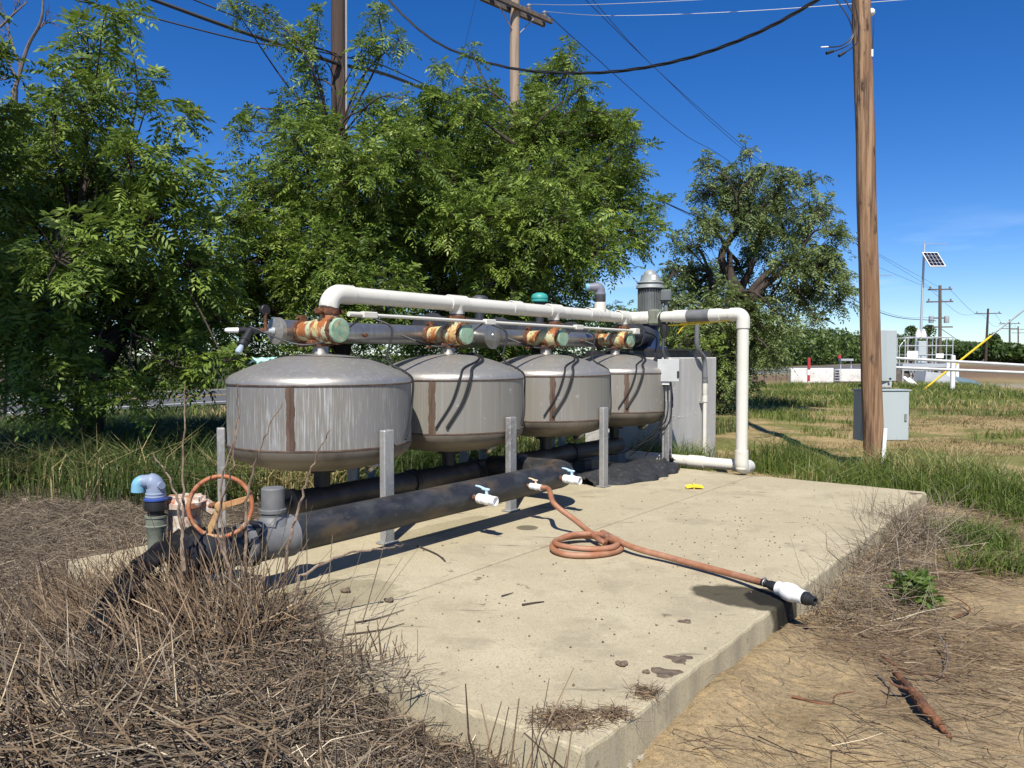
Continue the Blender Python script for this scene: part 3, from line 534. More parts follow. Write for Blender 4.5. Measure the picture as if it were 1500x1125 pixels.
for u, s, lab, hm in BV:
    o = W(u, DPV - DPR, DPZ + .005); t = thing("ball_valve", o, lab, "ball valve", "white ball valves on the black pipe"); d = nrm(-VD - ZD*.03)
    b = MB(); b.lathe(o, d, [(-.02, .030*s), (.035*s, .030*s), (.04*s, .027*s), (.06*s, .027*s)], 16); b.build("nipple", M['rust'], t)
    b = MB(); b.lathe(o, d, [(.05*s, .026*s), (.05*s, .045*s), (.055*s, .048*s), (.095*s, .048*s), (.10*s, .044*s), (.12*s, .046*s), (.15*s, .052*s), (.19*s, .050*s), (.205*s, .044*s), (.215*s, .047*s), (.265*s, .047*s), (.267*s, .040*s), (.235*s, .037*s), (.232*s, .001)], 26, False); b.build("valve_body", M['white'], t)
    b = MB(); h = o + d*.155*s; b.lathe(h, ZD, [(.045*s, .017*s), (.085*s, .015*s), (.10*s, .018*s)], 14)
    b.box(h + ZD*.10*s + d*-.01*s, d, UD, ZD, .085*s, .034*s, .02*s, .005*s)
    b.tube([h + ZD*.10*s - d*.02*s, h + ZD*.118*s - d*.075*s - UD*.012*s, h + ZD*.122*s - d*.12*s - UD*.02*s], [.013*s, .011*s, .008*s], 8); b.build("handle", hm, t)

# ------------------------------------------------------------------ gate valve with the orange handwheel, blue vent
gv = thing("gate_valve", W(1.95, DPV, DPZ), "gate valve with a round orange handwheel among the dead stalks", "valve")
gc = W(1.98, DPV + .02, DPZ)
b = MB(); b.lathe(W(2.24, DPV, DPZ), -UD, [(0, .115), (.03, .115), (.03, .085), (.10, .085), (.14, .105), (.30, .105), (.34, .085), (.36, .085), (.36, .115), (.39, .115)], 28); b.build("valve_body", M['rubber'], gv)
b = MB(); fo = AT(270, 742, 3.78); b.lathe(fo, ZD, [(-.14, .075), (-.02, .075), (.0, .080), (.005, .105), (.03, .108), (.034, .09), (.05, .085), (.052, .001)], 26, False)
for k in range(8): b.lathe(fo + np.array([math.cos(k*.785 + .3)*.092, math.sin(k*.785 + .3)*.092, 0]), ZD, [(.0, .011), (.05, .011)], 6)
b.box(fo + np.array([.10, .03, -.0]), nrm([1, .2, -.75]), nrm([0, 1, 0]), nrm([.75, 0, 1]), .12, .06, .05, .01); b.build("bonnet", M['cream_flange'], gv)
b = MB(); b.lathe(fo - ZD*.42, ZD, [(0, .06), (.26, .06), (.27, .075), (.29, .075)], 22); b.build("column", M['rubber'], gv)
wc = AT(323, 742, 3.62); wax = nrm(np.array([.22, -1, .10])); wa, wb = ortho(wax); WR = .142
hw = MB().torus(wc, wax, WR, .0108, 56, 12).build("handwheel", M['wheel_rust'], gv)
def spoke(ang, m_=None):
    t = math.radians(ang); right = nrm(np.cross(ZD, wax)); upv = np.cross(wax, right); d = right*math.cos(t) + upv*math.sin(t); s = np.cross(wax, d)
    b = MB(); b.box(wc + d*WR*.55 + wax*-.002, d, s, wax, WR*.92, .030, .010, .003); o = b.build("spoke", M['spoke'], hw, False)
for a_ in (14, 246): spoke(a_)
b = MB(); b.lathe(wc - wax*.02, wax, [(0, .026), (.03, .026), (.034, .02), (.034, .001)], 20, False); b.build("hub", M['spoke'], hw)
b = MB(); b.tube([wc - wax*.01, wc - wax*.16, AT(300, 742, 3.80)], .014, 12); b.build("stem", M['rust'], gv)
av = thing("vent_elbow", AT(232, 760, 3.66), "blue grey vent elbow on a black base at the pad corner", "air vent")
p0 = AT(229, 772, 3.66); n0_ = len(COL.objects)
b = MB(); b.lathe(p0, ZD, [(-.16, .055), (-.02, .055), (0, .066), (.012, .070), (.018, .064), (.062, .064), (.066, .070), (.078, .070)], 24); b.build("coupling", M['green_grey'], av)
b = MB(); b.lathe(p0, ZD, [(.07, .05), (.11, .052), (.115, .07), (.13, .072), (.175, .068), (.18, .06)], 26); b.build("base", M['rubber'], av)
b = MB(); b.lathe(p0, ZD, [(.176, .064), (.18, .074), (.192, .074), (.197, .064)], 26); b.build("ring", M['blue_ring'], av)
b = MB(); tp = p0 + ZD*.195; b.lathe(tp, ZD, [(0, .056), (.005, .064), (.013, .064), (.016, .059), (.022, .063), (.030, .063), (.034, .058), (.05, .058)], 24)
b.tube(fillet([tp + ZD*.04, tp + ZD*.105, tp + ZD*.108 + np.array([-.085, -.02, 0])], .045, 9), [.058]*9 + [.045, .042], 22); b.lathe(tp + ZD*.085 + np.array([.045, -.03, 0]), nrm([.8, -.6, 0]), [(0, .025), (.02, .024)], 14); b.build("hood", M['blue_vent'], av)
b = MB(); b.tube(fillet([tp + ZD*.108 + np.array([-.066, -.016, 0]), tp + ZD*.108 + np.array([-.100, -.024, 0]), tp + ZD*.04 + np.array([-.104, -.026, 0])], .03, 8), .042, 20); b.build("spout", M['sky_plastic'], av)

for o_ in av.children:
    for v_ in o_.data.vertices: v_.co = Vector(p0) + (v_.co - Vector(p0))*.73

# black plastic film trailing from the joint, black cover heap by the last leg
def film(name, spine, widths, m, label, cat, seed, amp=.03, thick=.004, arch_h=.55):
    r = np.random.default_rng(seed); P = bez(spine, 10); nn = len(P); k = 17; vs = []
    for i, p in enumerate(P):
        t = nrm(P[min(i + 1, nn - 1)] - P[max(i - 1, 0)]); s = nrm(np.cross(t, ZD)); w = np.interp(i/(nn - 1), np.linspace(0, 1, len(widths)), widths)
        for j in range(k):
            q = (j/(k - 1) - .5)*2; arch = (1 - q*q)
            z = amp*(math.sin(j*2.3 + .8*math.sin(i*.35 + seed) + seed) + .6*math.sin(j*1.1 - i*.22) + .35*math.sin(i*.8 + j*.5) + r.uniform(-.14, .14))
            vs.append(p + s*q*w*(1 + .1*math.sin(i*.8 + j)) + ZD*(z*.6 + arch*w*arch_h - w*.2))
    b = MB(); b.add(vs, [(i*k + j, i*k + j + 1, (i + 1)*k + j + 1, (i + 1)*k + j) for i in range(nn - 1) for j in range(k - 1)])
    o = b.build(name, m, ang=60); md = o.modifiers.new("thick", 'SOLIDIFY'); md.thickness = thick; return tag(o, label, cat)
film("plastic_film", [AT(285, 775, 3.75), AT(235, 806, 3.5), AT(192, 842, 3.3), AT(155, 892, 3.05), AT(136, 935, 2.95)], [.07, .07, .06, .055, .045], M['plastic_black'], "torn strip of black plastic film trailing off the pad corner", "plastic film", 4, .012)
film("plastic_wrap", [AT(250, 812, 3.62), AT(310, 812, 3.70), AT(370, 805, 3.85), AT(412, 800, 3.95)], [.07, .11, .11, .06], M['plastic_black'], "crumpled black plastic wrapped round the pipe joint under the handwheel", "plastic film", 9, .035)
film("black_cover", [W(6.02, 3.85, .05), W(6.5, 3.75, .06), W(6.95, 3.72, .06), W(7.28, 3.62, .07), W(7.45, 3.62, .05)], [.2, .34, .34, .18, .08], M['net_black'], "heap of black woven cover bunched beside the last tank leg", "tarpaulin", 12, .024, .004, .36)
film("black_wrap", [W(7.36, 3.55, .02), W(7.36, 3.60, .10), W(7.37, 3.59, .2)], [.10, .09, .06], M['net_black'], "black cover wrapped round the foot of the grey box post", "tarpaulin", 15, .02)

# ------------------------------------------------------------------ orange hose with its foot valve
a_ = W(BV[1][0], DPV - DPR, DPZ + .005) - VD*.125
hc = G(857, 806, SLAB)
hose = thing("hose", hc + ZD*.02, "faded orange hose coiled on the pad and leading to a white foot valve", "hose")
pts = [a_ + VD*.02, a_ - VD*.06 - ZD*.01, G(812, 738, SLAB + .20), G(845, 764, SLAB + .10), G(880, 792, SLAB + .045)]
turns = np.arange(42, -700, -28)
for k, t in enumerate(turns):
    R_ = (.215 - .055*(k/len(turns))) + .012*math.sin(k*1.3); t = math.radians(t)
    pts.append(hc + np.array([R_*math.cos(t)*1.04 - .01 + .02*(k/len(turns)), R_*math.sin(t), .021 + .03*min(1, max(0, k - 6)/8.) + .012*(k > 22)]))
fv0 = G(1126, 856, SLAB + .055); fv1 = G(1206, 886, SLAB + .035)
pts += [hc + np.array([.13, .17, .07]), G(925, 801, SLAB + .05), G(985, 818, SLAB + .035), G(1060, 838, SLAB + .035), fv0]
b = MB(); b.tube(bez(pts, 6), .018, 14); b.build("tube", M['orange_hose'], hose)
d = nrm(fv1 - fv0); L = np.linalg.norm(fv1 - fv0)
b = MB(); b.lathe(fv0, d, [(-.05, .024), (-.02, .026), (-.015, .022), (.02, .030), (.05, .030), (.055, .024), (.06, .036), (.075, .036)], 20); b.build("coupling", M['rubber'], hose)
b = MB(); b.torus(fv0 - d*.03, d, .024, .004, 20, 6); b.box(fv0 - d*.03 + ZD*.028, d, UD, ZD, .014, .02, .014); b.build("hose_clamp", M['galv'], hose)
b = MB(); b.lathe(fv0, d, [(.068, .034), (.07, .043), (.105, .044), (.11, .048), (.135, .056), (.165, .058), (.19, .055), (.205, .047), (.24, .044), (.262, .043), (.264, .03)], 28); b.build("check_valve", M['white'], hose)
b = MB(); b.lathe(fv0, d, [(.258, .034), (.26, .040), (.285, .042), (.29, .036), (.30, .036), (.305, .030), (.335, .029), (.338, .02), (.325, .018), (.325, .001)], 22, False); b.build("strainer", M['rubber'], hose)
for o_ in hose.children:
    if o_.name.split(".")[0] != "tube":
        for v_ in o_.data.vertices: v_.co = Vector(fv0) + (v_.co - Vector(fv0))*.78

# ------------------------------------------------------------------ electrical box on its post
bp = W(7.36, 3.66, 0)
eb = thing("electrical_box", bp, "small light grey electrical box on a post in front of the last tank", "electrical box")
right = nrm(UD*.35 - VD*1.0); back = np.cross(ZD, right)
b = MB(); b.box(bp + ZD*.50 + back*.02 - VD*.03, right, back, ZD, .085, .06, 1.0, .006); b.build("post", M['galv'], eb, False)
b = MB(); b.box(bp + ZD*1.04 - back*.02 + right*.055, right, back, ZD, .215, .13, .225, .006); b.build("enclosure", M['boxgrey'], eb, False)
b = MB(); b.box(bp + ZD*1.04 - back*.088 + right*.055, right, back, ZD, .222, .012, .232, .004); b.build("lid", M['boxgrey'], eb, False)
b = MB(); b.box(bp + ZD*1.0 - back*.09 + right*.155, right, back, ZD, .02, .03, .07, .004); b.build("latch", M['rubber'], eb, False)
b = MB(); b.box(bp + ZD*.905 - back*.05 + right*.02, right, back, ZD, .09, .05, .03, .004); b.build("fitting", M['white'], eb, False)
for k in range(4):
    x = -.04 + k*.035
    tag(MB().tube(bez([bp + ZD*.93 - back*.05 + right*x, bp + ZD*.80 - back*.06 + right*(x + .02), bp + ZD*(.60 - .05*k) - back*.06 + right*(x*.5), bp + ZD*(.35 - .06*k) - back*(.03) - right*(.05 + .12*k), bp + ZD*.12 - right*(.2 + .16*k) + back*.05], 10), .0075, 8).build("box_cable", M['rubber']), "black cable dropping from the small grey electrical box", "cable", "cables under the grey box")

# ------------------------------------------------------------------ concrete block, pump
BU0, BV0 = 8.42, 4.10
blk = thing("concrete_block", W(9.1, 4.7, 0), "board formed concrete pump block beside the last tank", "concrete block")
b = MB(); b.box(W(BU0 + .68, BV0 + .6, .46), UD, VD, ZD, 1.36, 1.2, 1.42, .012); b.build("block", M['concrete_wall'], blk, False)
b = MB()
for k in range(26):
    t = k/25; pebble(b, W(BU0 + .03 + t*1.28, BV0 - .001, .42 + .035*math.sin(t*3.1) + .012*math.sin(k*2.1)), random.uniform(.004, .010)) 
for k in range(40): pebble(b, W(BU0 + random.uniform(.0, .12), BV0 - .001, random.uniform(.3, .8)), random.uniform(.003, .008))
b.build("honeycombed_seam", M['concrete_wall'], blk, False)
for (v_, lab) in ((BV0 + .12, "dark steel channel along the front top edge of the concrete block"), (BV0 + 1.0, "dark steel channel along the back top edge of the concrete block")):
    b = MB(); b.box(W(BU0 + .55, v_, 1.205), UD, VD, ZD, 1.7, .012, .07); b.box(W(BU0 + .55, v_ + .03, 1.246), UD, VD, ZD, 1.7, .07, .012); b.box(W(BU0 + .55, v_ + .03, 1.176), UD, VD, ZD, 1.7, .07, .011)
    tag(b.build("steel_channel", M['beam'], None, False), lab, "steel beam", "steel channels on the block")
pc = W(BU0 + .46, BV0 + .52, 1.252)
pm = thing("pump", pc, "vertical turbine pump with a grey finned motor on the concrete block", "pump")
b = MB(); b.box(pc + ZD*.012, UD, VD, ZD, .62, .95, .022); b.build("base_plate", M['beam'], pm, False)
b = MB(); b.lathe(pc, ZD, [(.022, .22), (.05, .22), (.06, .13), (.28, .11), (.34, .165), (.37, .165)], 28); b.build("discharge_head", M['blue_pump'], pm)
b = MB(); b.tube([pc + ZD*.20 - UD*.05, pc + ZD*.20 - UD*.9 + VD*-.08], .11, 24); b.lathe(pc + ZD*.20 - UD*.42, UD, [(-.03, .112), (-.03, .16), (.03, .16), (.03, .112)], 24, False); b.build("outlet_pipe", M['header_black'], pm)
mz = .37
b = MB(); b.lathe(pc + ZD*mz, ZD, [(0, .165), (.03, .165), (.035, .135), (.06, .135), (.42, .135), (.45, .135)], 36)
for k in range(28):
    t = 2*math.pi*k/28; d = UD*math.cos(t) + VD*math.sin(t); b.box(pc + ZD*(mz + .24) + d*.142, d, np.cross(ZD, d), ZD, .026, .006, .37)
b.build("motor_housing", M['motor'], pm)
b = MB(); b.lathe(pc + ZD*mz, ZD, [(.42, .165), (.425, .178), (.465, .168), (.47, .15), (.485, .15), (.49, .172), (.505, .168), (.51, .125), (.59, .112), (.595, .085), (.62, .078), (.645, .055), (.66, .025), (.663, .001)], 32, False); b.build("fan_cowl", M['motor_lt'], pm)
b = MB(); dd = nrm(np.array([.18, -1, 0])); b.box(pc + ZD*(mz + .553) + dd*.122, np.cross(dd, ZD), dd, ZD, .05, .006, .065); b.build("name_plate", M['white'], pm, False)
rb = nrm(np.array([1, -.25, 0])); b = MB(); b.box(pc + ZD*(mz + .33) + rb*.20 , rb, np.cross(ZD, rb), ZD, .14, .15, .14, .01); b.build("terminal_box", M['motor'], pm, False)
b = MB(); b.tube([pc + ZD*(mz + .27) + rb*.20, pc + ZD*(mz - .2) + rb*.20], .026, 14); b.build("riser_conduit", M['conduit'], pm)
cs = pc + ZD*(mz - .08) + rb*.25
co_ = thing("flexible_conduit", cs, "grey flexible conduit drooping from the pump to a white standpipe", "conduit")
wp = W(BU0 + .86, BV0 - .06, 0)
b = MB(); b.tube(bez([pc + ZD*(mz + .1) + rb*.16 - VD*.4, pc + ZD*(mz + .02) + rb*.2 - VD*.42, wp + ZD*1.30 - UD*.25, wp + ZD*1.15 - UD*.04, wp + ZD*.90], 12), .030, 14); b.build("hose", M['conduit'], co_)
b = MB(); b.lathe(wp, ZD, [(.84, .030), (.845, .036), (.88, .036), (.885, .030), (.92, .034)], 16); b.build("connector", M['pvc_grey'], co_)
b = MB(); b.lathe(wp, ZD, [(-.15, .026), (.60, .026), (.602, .034), (.68, .034), (.682, .026), (.70, .032), (.85, .032)], 16); b.build("standpipe", M['pvc'], co_)
b = MB(); b.box(wp + ZD*.60 + VD*.03, UD, VD, ZD, .1, .05, .02); b.build("strap", M['galv'], co_, False)
# control cluster and rope on the white pipe
cc = W(UC, HV - .42, HZ2 - .12)
cl = thing("control_valve", cc, "dark cluster of small control fittings hanging under the white pipe", "control valve")
b = MB(); b.lathe(cc, ZD, [(-.1, .03), (-.05, .045), (.03, .045), (.05, .02), (.09, .02)], 16); b.box(cc + UD*.05, UD, VD, ZD, .09, .05, .06, .006); b.build("solenoid", M['rubber'], cl)
b = MB(); b.torus(cc + ZD*.1, nrm(-VD - UD*.4), .075, .012, 30, 8); b.build("band", M['rubber'], cl)
b = MB(); b.tube(bez([cc - ZD*.05, cc - ZD*.25 - UD*.02, cc - ZD*.42 + UD*.04 - VD*.05, bp + ZD*1.16 + right*.03], 10), .016, 10); b.build("lead", M['header_black'], cl)
b = MB(); b.box(cc + VD*.10 + ZD*.12, UD, VD, ZD, .15, .13, .17, .02); b.build("grey_saddle", M['green_grey'], cl, False)
r0 = W(UC, HV - .45, HZ2 - .09); r1 = W(UD2, DV + .05, HZ2 - .04)
ro = thing("rope", r0, "yellow rope tied along the underside of the white overhead pipe", "rope")
b = MB(); b.tube(bez([r0, r0*.55 + r1*.45 - ZD*.015, r1 - ZD*.01], 10), .007, 7); b.tube(bez([r0*.8 + r1*.2 - ZD*.0, r0*.55 + r1*.45 + ZD*.005, r0*.35 + r1*.65 - ZD*.012], 8), .006, 7); b.build("strand", M['yellow'], ro)
b = MB(); k0 = r0*.55 + r1*.45; b.tube(bez([k0, k0 + ZD*.03 + UD*.02, k0 - ZD*.02 + VD*.03, k0 + ZD*.01 - VD*.03], 6), .008, 7); b.tube(bez([k0 + VD*.1, k0 + VD*.18 - ZD*.06, k0 + VD*.22 - ZD*.11], 6), .005, 6); b.build("knot", M['yellow'], ro)
yb = G(1017, 714, SLAB + .012)
b = MB()
for k in range(6):
    o = np.array([0, (k - 2.5)*.012, .004*(k % 3)]); b.tube(bez([yb + o + np.array([-.075, 0, 0]), yb + o + np.array([-.02, .008*math.sin(k), .01]), yb + o + np.array([.03, -.006, .008]), yb + o + np.array([.075, .004, 0])], 5), .007, 7)
b.torus(yb + np.array([-.01, 0, .004]), np.array([1., .1, 0]), .03, .006, 16, 6); tag(b.build("rope_bundle", M['yellow']), "small bundle of yellow rope lying on the pad", "rope")

# ------------------------------------------------------------------ poles and wires
def pole(base, top, r0, r1, m, label, name="utility_pole", rings=14):
    base, top = np.asarray(base, float), np.asarray(top, float); t = thing(name, base, label, "utility pole")
    P = [base + (top - base)*k/(rings - 1) + np.array([.006*math.sin(k*2.2), .006*math.cos(k*1.7), 0]) for k in range(rings)]
    MB().tube(P, [r0 + (r1 - r0)*k/(rings - 1) + .0025*math.sin(k*3.1) for k in range(rings)], 28).build("shaft", m, t); return t
nb = G(1282, 692); nt = AT(1250.5, -420, 9.02)
np_ = pole(nb - ZD*.3, nt, .115, .092, M['pole_wood'], "tall weathered timber pole beside the grey meter cabinet")
b = MB(); q = AT(1276, 18, 9.0); b.lathe(q, nrm([1, -.6, 0]), [(-.06, .04), (0, .045), (.02, .04), (.04, .02)], 14); b.build("insulator", M['white'], np_)
b = MB(); b.tube(bez([AT(1280, 24, 8.95), AT(1279, 50, 8.93), AT(1277, 82, 8.92)], 6), .006, 6); b.build("ground_wire", M['wire'], np_)
b = MB(); b.box(AT(1277, 78, 8.93), [1, 0, 0], [0, 1, 0], ZD, .02, .03, .08); b.build("clip", M['white'], np_, False)
p1b = np.array([-3.5, 15.6, -.2]); p1 = pole(p1b, AT(495, -330, 15.6), .165, .135, M['pole_dark'], "dark brown pole rising out of the tree with a metal strip on its side")
b = MB(); b.tube([AT(508, 560, 15.5), AT(506.5, -330, 15.5)], .022, 8); b.build("conduit_strip", M['galv'], p1)
p2b = np.array([.07, 22.0, -.2]); p2t = AT(754, -25, 22.0); p2 = pole(p2b, p2t, .16, .13, M['pole_grey'], "pale grey pole with a double crossarm behind the middle tree")
ca_ = nrm(np.array([.72, .69, 0])); ct = AT(756, 14, 22.0)
for dy in (-.15, .15):
    b = MB(); b.box(ct + np.cross(ZD, ca_)*dy + ca_*.05, ca_, np.cross(ZD, ca_), ZD, 2.5, .10, .13, .01); b.build("crossarm", M['timber'], p2, False)
for s in (-.95, -.3, .5, 1.15):
    b = MB(); b.lathe(ct + ca_*s + ZD*.05, ZD, [(0, .03), (.08, .03), (.10, .07), (.15, .08), (.17, .05), (.19, .075), (.24, .06), (.27, .02)], 14); b.build("insulator", M['ceramic'], p2)
for s in (-.7, .7):
    b = MB(); b.tube([ct + ca_*s - ZD*.05, ct - ZD*.75], .018, 6); b.build("brace", M['galv'], p2)
# far poles down the road
far = []
for (px, tp, Yd, lab, arms) in ((1377, 418, 95, "far pole with several crossarms and pale transformers behind the solar panel", ((.5, 1.35, 1), (2.0, 1.5, 1), (4.0, .8, 0), (5.1, 1.5, 0))), (1447.5, 452, 143, "far leaning pole with one crossarm beside the dark cypress", ((.9, 2.2, 1),)), (1479, 468, 187, "far pole with two thin crossarms right of the dark cypress", ((1.0, 2.3, 1), (2.2, 1.7, 0))), (1491.5, 478, 235, "most distant pole at the far right of the field", ((.9, 2.3, 1), (2.0, 1.7, 0)))):
    top = AT(px, tp, Yd); bs = AT(px + (-4 if px == 1447.5 else 0), 535, Yd); bs[2] = -.2
    t = pole(bs, top, .22 if Yd < 100 else .25, .17, M['pole_dark'] if px == 1447.5 else M['pole_grey'] if 0 else M['timber'], lab, rings=6); far.append(top)
    for (dz, half, ins) in arms:
        b = MB(); b.box(top - ZD*dz, [1, -.25, 0], [.25, 1, 0], ZD, half*2, .14, .16); b.build("crossarm", M['timber'], t, False)
        if ins:
            for s in (-1, 1): b = MB(); b.lathe(top - ZD*(dz - .1) + np.array([s*(half - .15), 0, 0]), ZD, [(0, .09), (.2, .12), (.3, .05)], 8); b.build("insulator", M['ceramic'], t)
    if Yd == 95:
        for dx in (-.95, .75): b = MB(); b.lathe(top + np.array([dx*1.1, -.1, -4.6]), ZD, [(0, .28), (.05, .3), (.8, .3), (.9, .15)], 14); b.build("transformer", M['alu'], t)
def wire(pts, r, m, label, grp=None, name="overhead_wire", n=12):
    return tag(MB().tube(bez(pts, n), r, 6).build(name, m), label, "wire", grp)
GW = "overhead wires"
p1t = AT(495, -60, 15.4)
# thick twisted service cable from the brown pole to the near pole
sv = bez([AT(535, -60, 15.2), AT(570, 0, 14.8), AT(640, 62, 13.9), AT(740, 98, 12.6), AT(860, 107, 11.4), AT(980, 92, 10.4), AT(1100, 52, 9.6), AT(1200, -2, 9.1), AT(1252, -40, 8.95)], 14)
for k in range(3):
    P = []
    for i, p in enumerate(sv): a = i*.55 + k*2.1; P.append(p + np.array([.012*math.cos(a), 0, .012*math.sin(a)]))
    if k == 0: svt = thing("service_cable", sv[40], "thick twisted service cable sagging across the sky to the tall near pole", "cable")
    MB().tube(P, .0125, 6).build("strand", M['wire'], svt)
wire([AT(215, -4, 14), AT(330, 38, 14.4), AT(430, 72, 14.8), AT(490, 92, 15.3)], .035, M['wire'], "thickest black cable running down to the brown pole from the top left", GW)
wire([AT(490, 92, 15.3), AT(600, 122, 18), AT(760, 195, 28), AT(960, 290, 45), AT(1130, 370, 60), AT(1290, 458, 78), AT(1371, 470, 94)], .035, M['wire'], "thick black cable crossing behind the middle tree", GW)
wire([AT(110, 0, 13.5), AT(200, 20, 13.9), AT(360, 60, 14.5), AT(495, 82, 15.4), AT(640, 132, 20), AT(950, 285, 45), AT(1290, 455, 78), AT(1371, 466, 94)], .014, M['wire'], "thin black cable below the thickest cable at the top left", GW)
wire([AT(280, -2, 14.5), AT(360, 30, 14.8), AT(480, 75, 15.3), AT(560, 97, 17)], .014, M['wire'], "thin black cable above the thickest cable at the top left", GW)
for k, (a, b_) in enumerate(((858, 1080), (868, 1086))):
    wire([AT(a - 24, -24, 24), AT(a + 2, 2, 25.5), AT(960, 100, 34), AT(b_, 212, 48), AT(1240, 343, 72), AT(1374, 420 + k*8, 95)], .013, M['wire'], ("upper" if k else "lower") + " of two close thin wires slanting down the blue sky to the pruned tree", GW)
wire([ct + ca_*1.15 + ZD*.3, AT(860, 73, 26), AT(1000, 195, 36), AT(1080, 245, 46), AT(1240, 368, 70), AT(1374, 428, 95)], .013, M['wire'], "single thin wire slanting down from the double crossarm", GW)
wire([ct + ca_*1.1 + ZD*.28, AT(900, 23, 21.6), AT(1100, 16, 21), AT(1360, -3, 20)], .008, M['wire_al'], "lower bright wire crossing the top of the sky", GW)
wire([ct + ca_*.5 + ZD*.3, AT(860, 7, 21.6), AT(1020, 0, 21), AT(1100, -6, 20.8)], .008, M['wire_al'], "upper bright wire at the top of the sky", GW)
for (a, b_, zz) in ((0, 1, .5), (1, 2, .9), (2, 3, 1.0)):
    for k, off in enumerate((-1.2, 1.2)):
        A, B = far[a] + np.array([off, 0, -zz]), far[b_] + np.array([off, 0, -.8]); wire([A, (A + B)/2 - ZD*1.6, B], .018, M['wire'], ["left", "right"][k] + " thin wire between " + ["the transformer pole and the leaning pole", "the leaning pole and the pole past the cypress", "the two most distant poles"][a], GW)
A, B = far[0] - ZD*5.2, far[1] - ZD*5.8; wire([A, (A + B)/2 - ZD*1.4, B], .035, M['wire'], "thick low cable between the transformer pole and the leaning pole", GW)
wire([AT(697, 0, 22.2), AT(680, 70, 22.3), AT(660, 130, 22.4)], .006, M['wire'], "faint slanting guy strand left of the double crossarm", None, "guy_strand")
# loose service drop tails at the near pole
for k, (p, tipm) in enumerate((([AT(1222, -5, 8.85), AT(1242, 25, 8.8), AT(1249, 50, 8.8), AT(1240, 62, 8.78), AT(1228, 68, 8.75), AT(1206, 69, 8.72)], M['white']), ([AT(1234, -6, 8.85), AT(1250, 22, 8.8), AT(1252, 45, 8.8), AT(1244, 64, 8.78), AT(1230, 72, 8.75), AT(1214, 77, 8.72)], M['rubber']), ([AT(1250, -8, 8.85), AT(1257, 30, 8.8), AT(1256, 60, 8.8), AT(1245, 72, 8.78), AT(1232, 80, 8.76)], M['rubber']))):
    t = thing("cable_tail", p[-1], ["loose cable tail with a white bare tip beside the near pole top", "loose cable tail with a black tip hooked out furthest below the white tip", "loose cable tail with a black plug close to the near pole"][k], "cable", "loose cable tails on the near pole")
    MB().tube(bez(p, 8), .007, 7).build("lead", M['wire'], t); MB().lathe(p[-1], nrm(p[-1] - p[-2]), [(-.06, .008 if k == 0 else .016), (.03, .007 if k == 0 else .018)], 10).build("tip", tipm, t)

# ------------------------------------------------------------------ cabinets behind the near pole
X1, Y1 = np.array([1., 0, 0]), np.array([0, 1., 0])
mcb = thing("meter_cabinet", AT(1290, 640, 9.5), "pale blue grey meter cabinet mounted behind the foot of the tall near pole", "cabinet")
ex = nrm([1, .06, 0]); ey = np.cross(ZD, ex); cc_ = AT(1290, 608, 9.50)
b = MB(); b.box(cc_, ex, ey, ZD, .60, .20, .615, .01); b.build("cabinet", M['cabinet'], mcb, False)
b = MB(); b.box(cc_ - ey*.106, ex, ey, ZD, .59, .012, .60, .004); b.build("door", M['cabinet'], mcb, False)
b = MB(); b.box(cc_ - ey*.118 + ex*.25 - ZD*.02, ex, ey, ZD, .03, .02, .09, .004); b.build("latch", M['galv'], mcb, False)
for dz in (-.18, .18): b = MB(); b.box(np.array([AT(1280, 608, 9.2)[0], 9.27, cc_[2] + dz]), X1, Y1, ZD, .12, .24, .05); b.build("bracket", M['galv'], mcb, False)
b = MB(); b.box(cc_ + ZD*.312, ex, ey, ZD, .63, .25, .012); b.build("rain_lip", M['cabinet'], mcb, False)
st = thing("white_stake", G(1296, 692), "short white plastic stake leaning on the near pole foot", "stake")
b = MB(); b.tube([G(1292, 697), AT(1297, 628, 8.86)], .022, 14); b.build("tube", M['white'], st)
cab = thing("control_cabinet", G(1290, 566), "tall pale grey control cabinet half hidden by the near pole", "cabinet")
q = AT(1288, 521, 27); b = MB(); b.box(q, nrm([1, .3, 0]), nrm([-.3, 1, 0]), ZD, .95, .6, 1.78, .02); b.build("cabinet", M['cabinet'], cab, False)
b = MB(); b.box(q - ZD*.98, X1, Y1, ZD, .7, .4, .25); b.build("plinth", M['wing'], cab, False)
b = MB(); b.lathe(q + np.array([.23, -.33, -.8]), -Y1, [(0, .04), (.03, .04)], 10); b.build("lock", M['rubber'], cab)
b = MB(); b.tube([q + np.array([-.1, 0, .8]), AT(1284, 400, 27)], .02, 8); b.build("mast", M['alu'], cab)
b = MB(); b.tube([AT(1283, 403, 27), AT(1307, 403, 27)], .011, 6)
for k in range(6): b.tube([AT(1287 + k*3.4, 401.5, 26.8), AT(1287 + k*3.4, 405, 27.2)], .006, 5)
b.build("antenna", M['wire_al'], cab)

# ------------------------------------------------------------------ canal gate in the distance
YD = 36.0
gt = thing("canal_gate", AT(1345, 556, YD), "grey steel canal gate platform with railings and a solar mast", "canal gate")
def ax(px, py, dy=0.): return AT(px, py, YD + dy)
dk = ax(1345, 535); b = MB(); b.box(dk, X1, Y1, ZD, 2.35, 1.8, .16); b.box(dk - ZD*.18, X1, Y1, ZD, 2.35, 1.7, .12); b.build("deck", M['alu'], gt, False)
b = MB()
for px in (1312, 1327, 1343, 1356, 1371, 1380):
    for dy in (-.85, .85): p = ax(px, 533); p = p + Y1*dy; b.tube([p, p + ZD*1.22], .024, 6)
for z in (.42, .84, 1.22):
    for dy in (-.85, .85): p, q2 = ax(1312, 533) + Y1*dy + ZD*z, ax(1380, 533) + Y1*dy + ZD*z; b.tube([p, q2], .022, 6)
    for px in (1312, 1380): p = ax(px, 533) + ZD*z; b.tube([p - Y1*.85, p + Y1*.85], .022, 6)
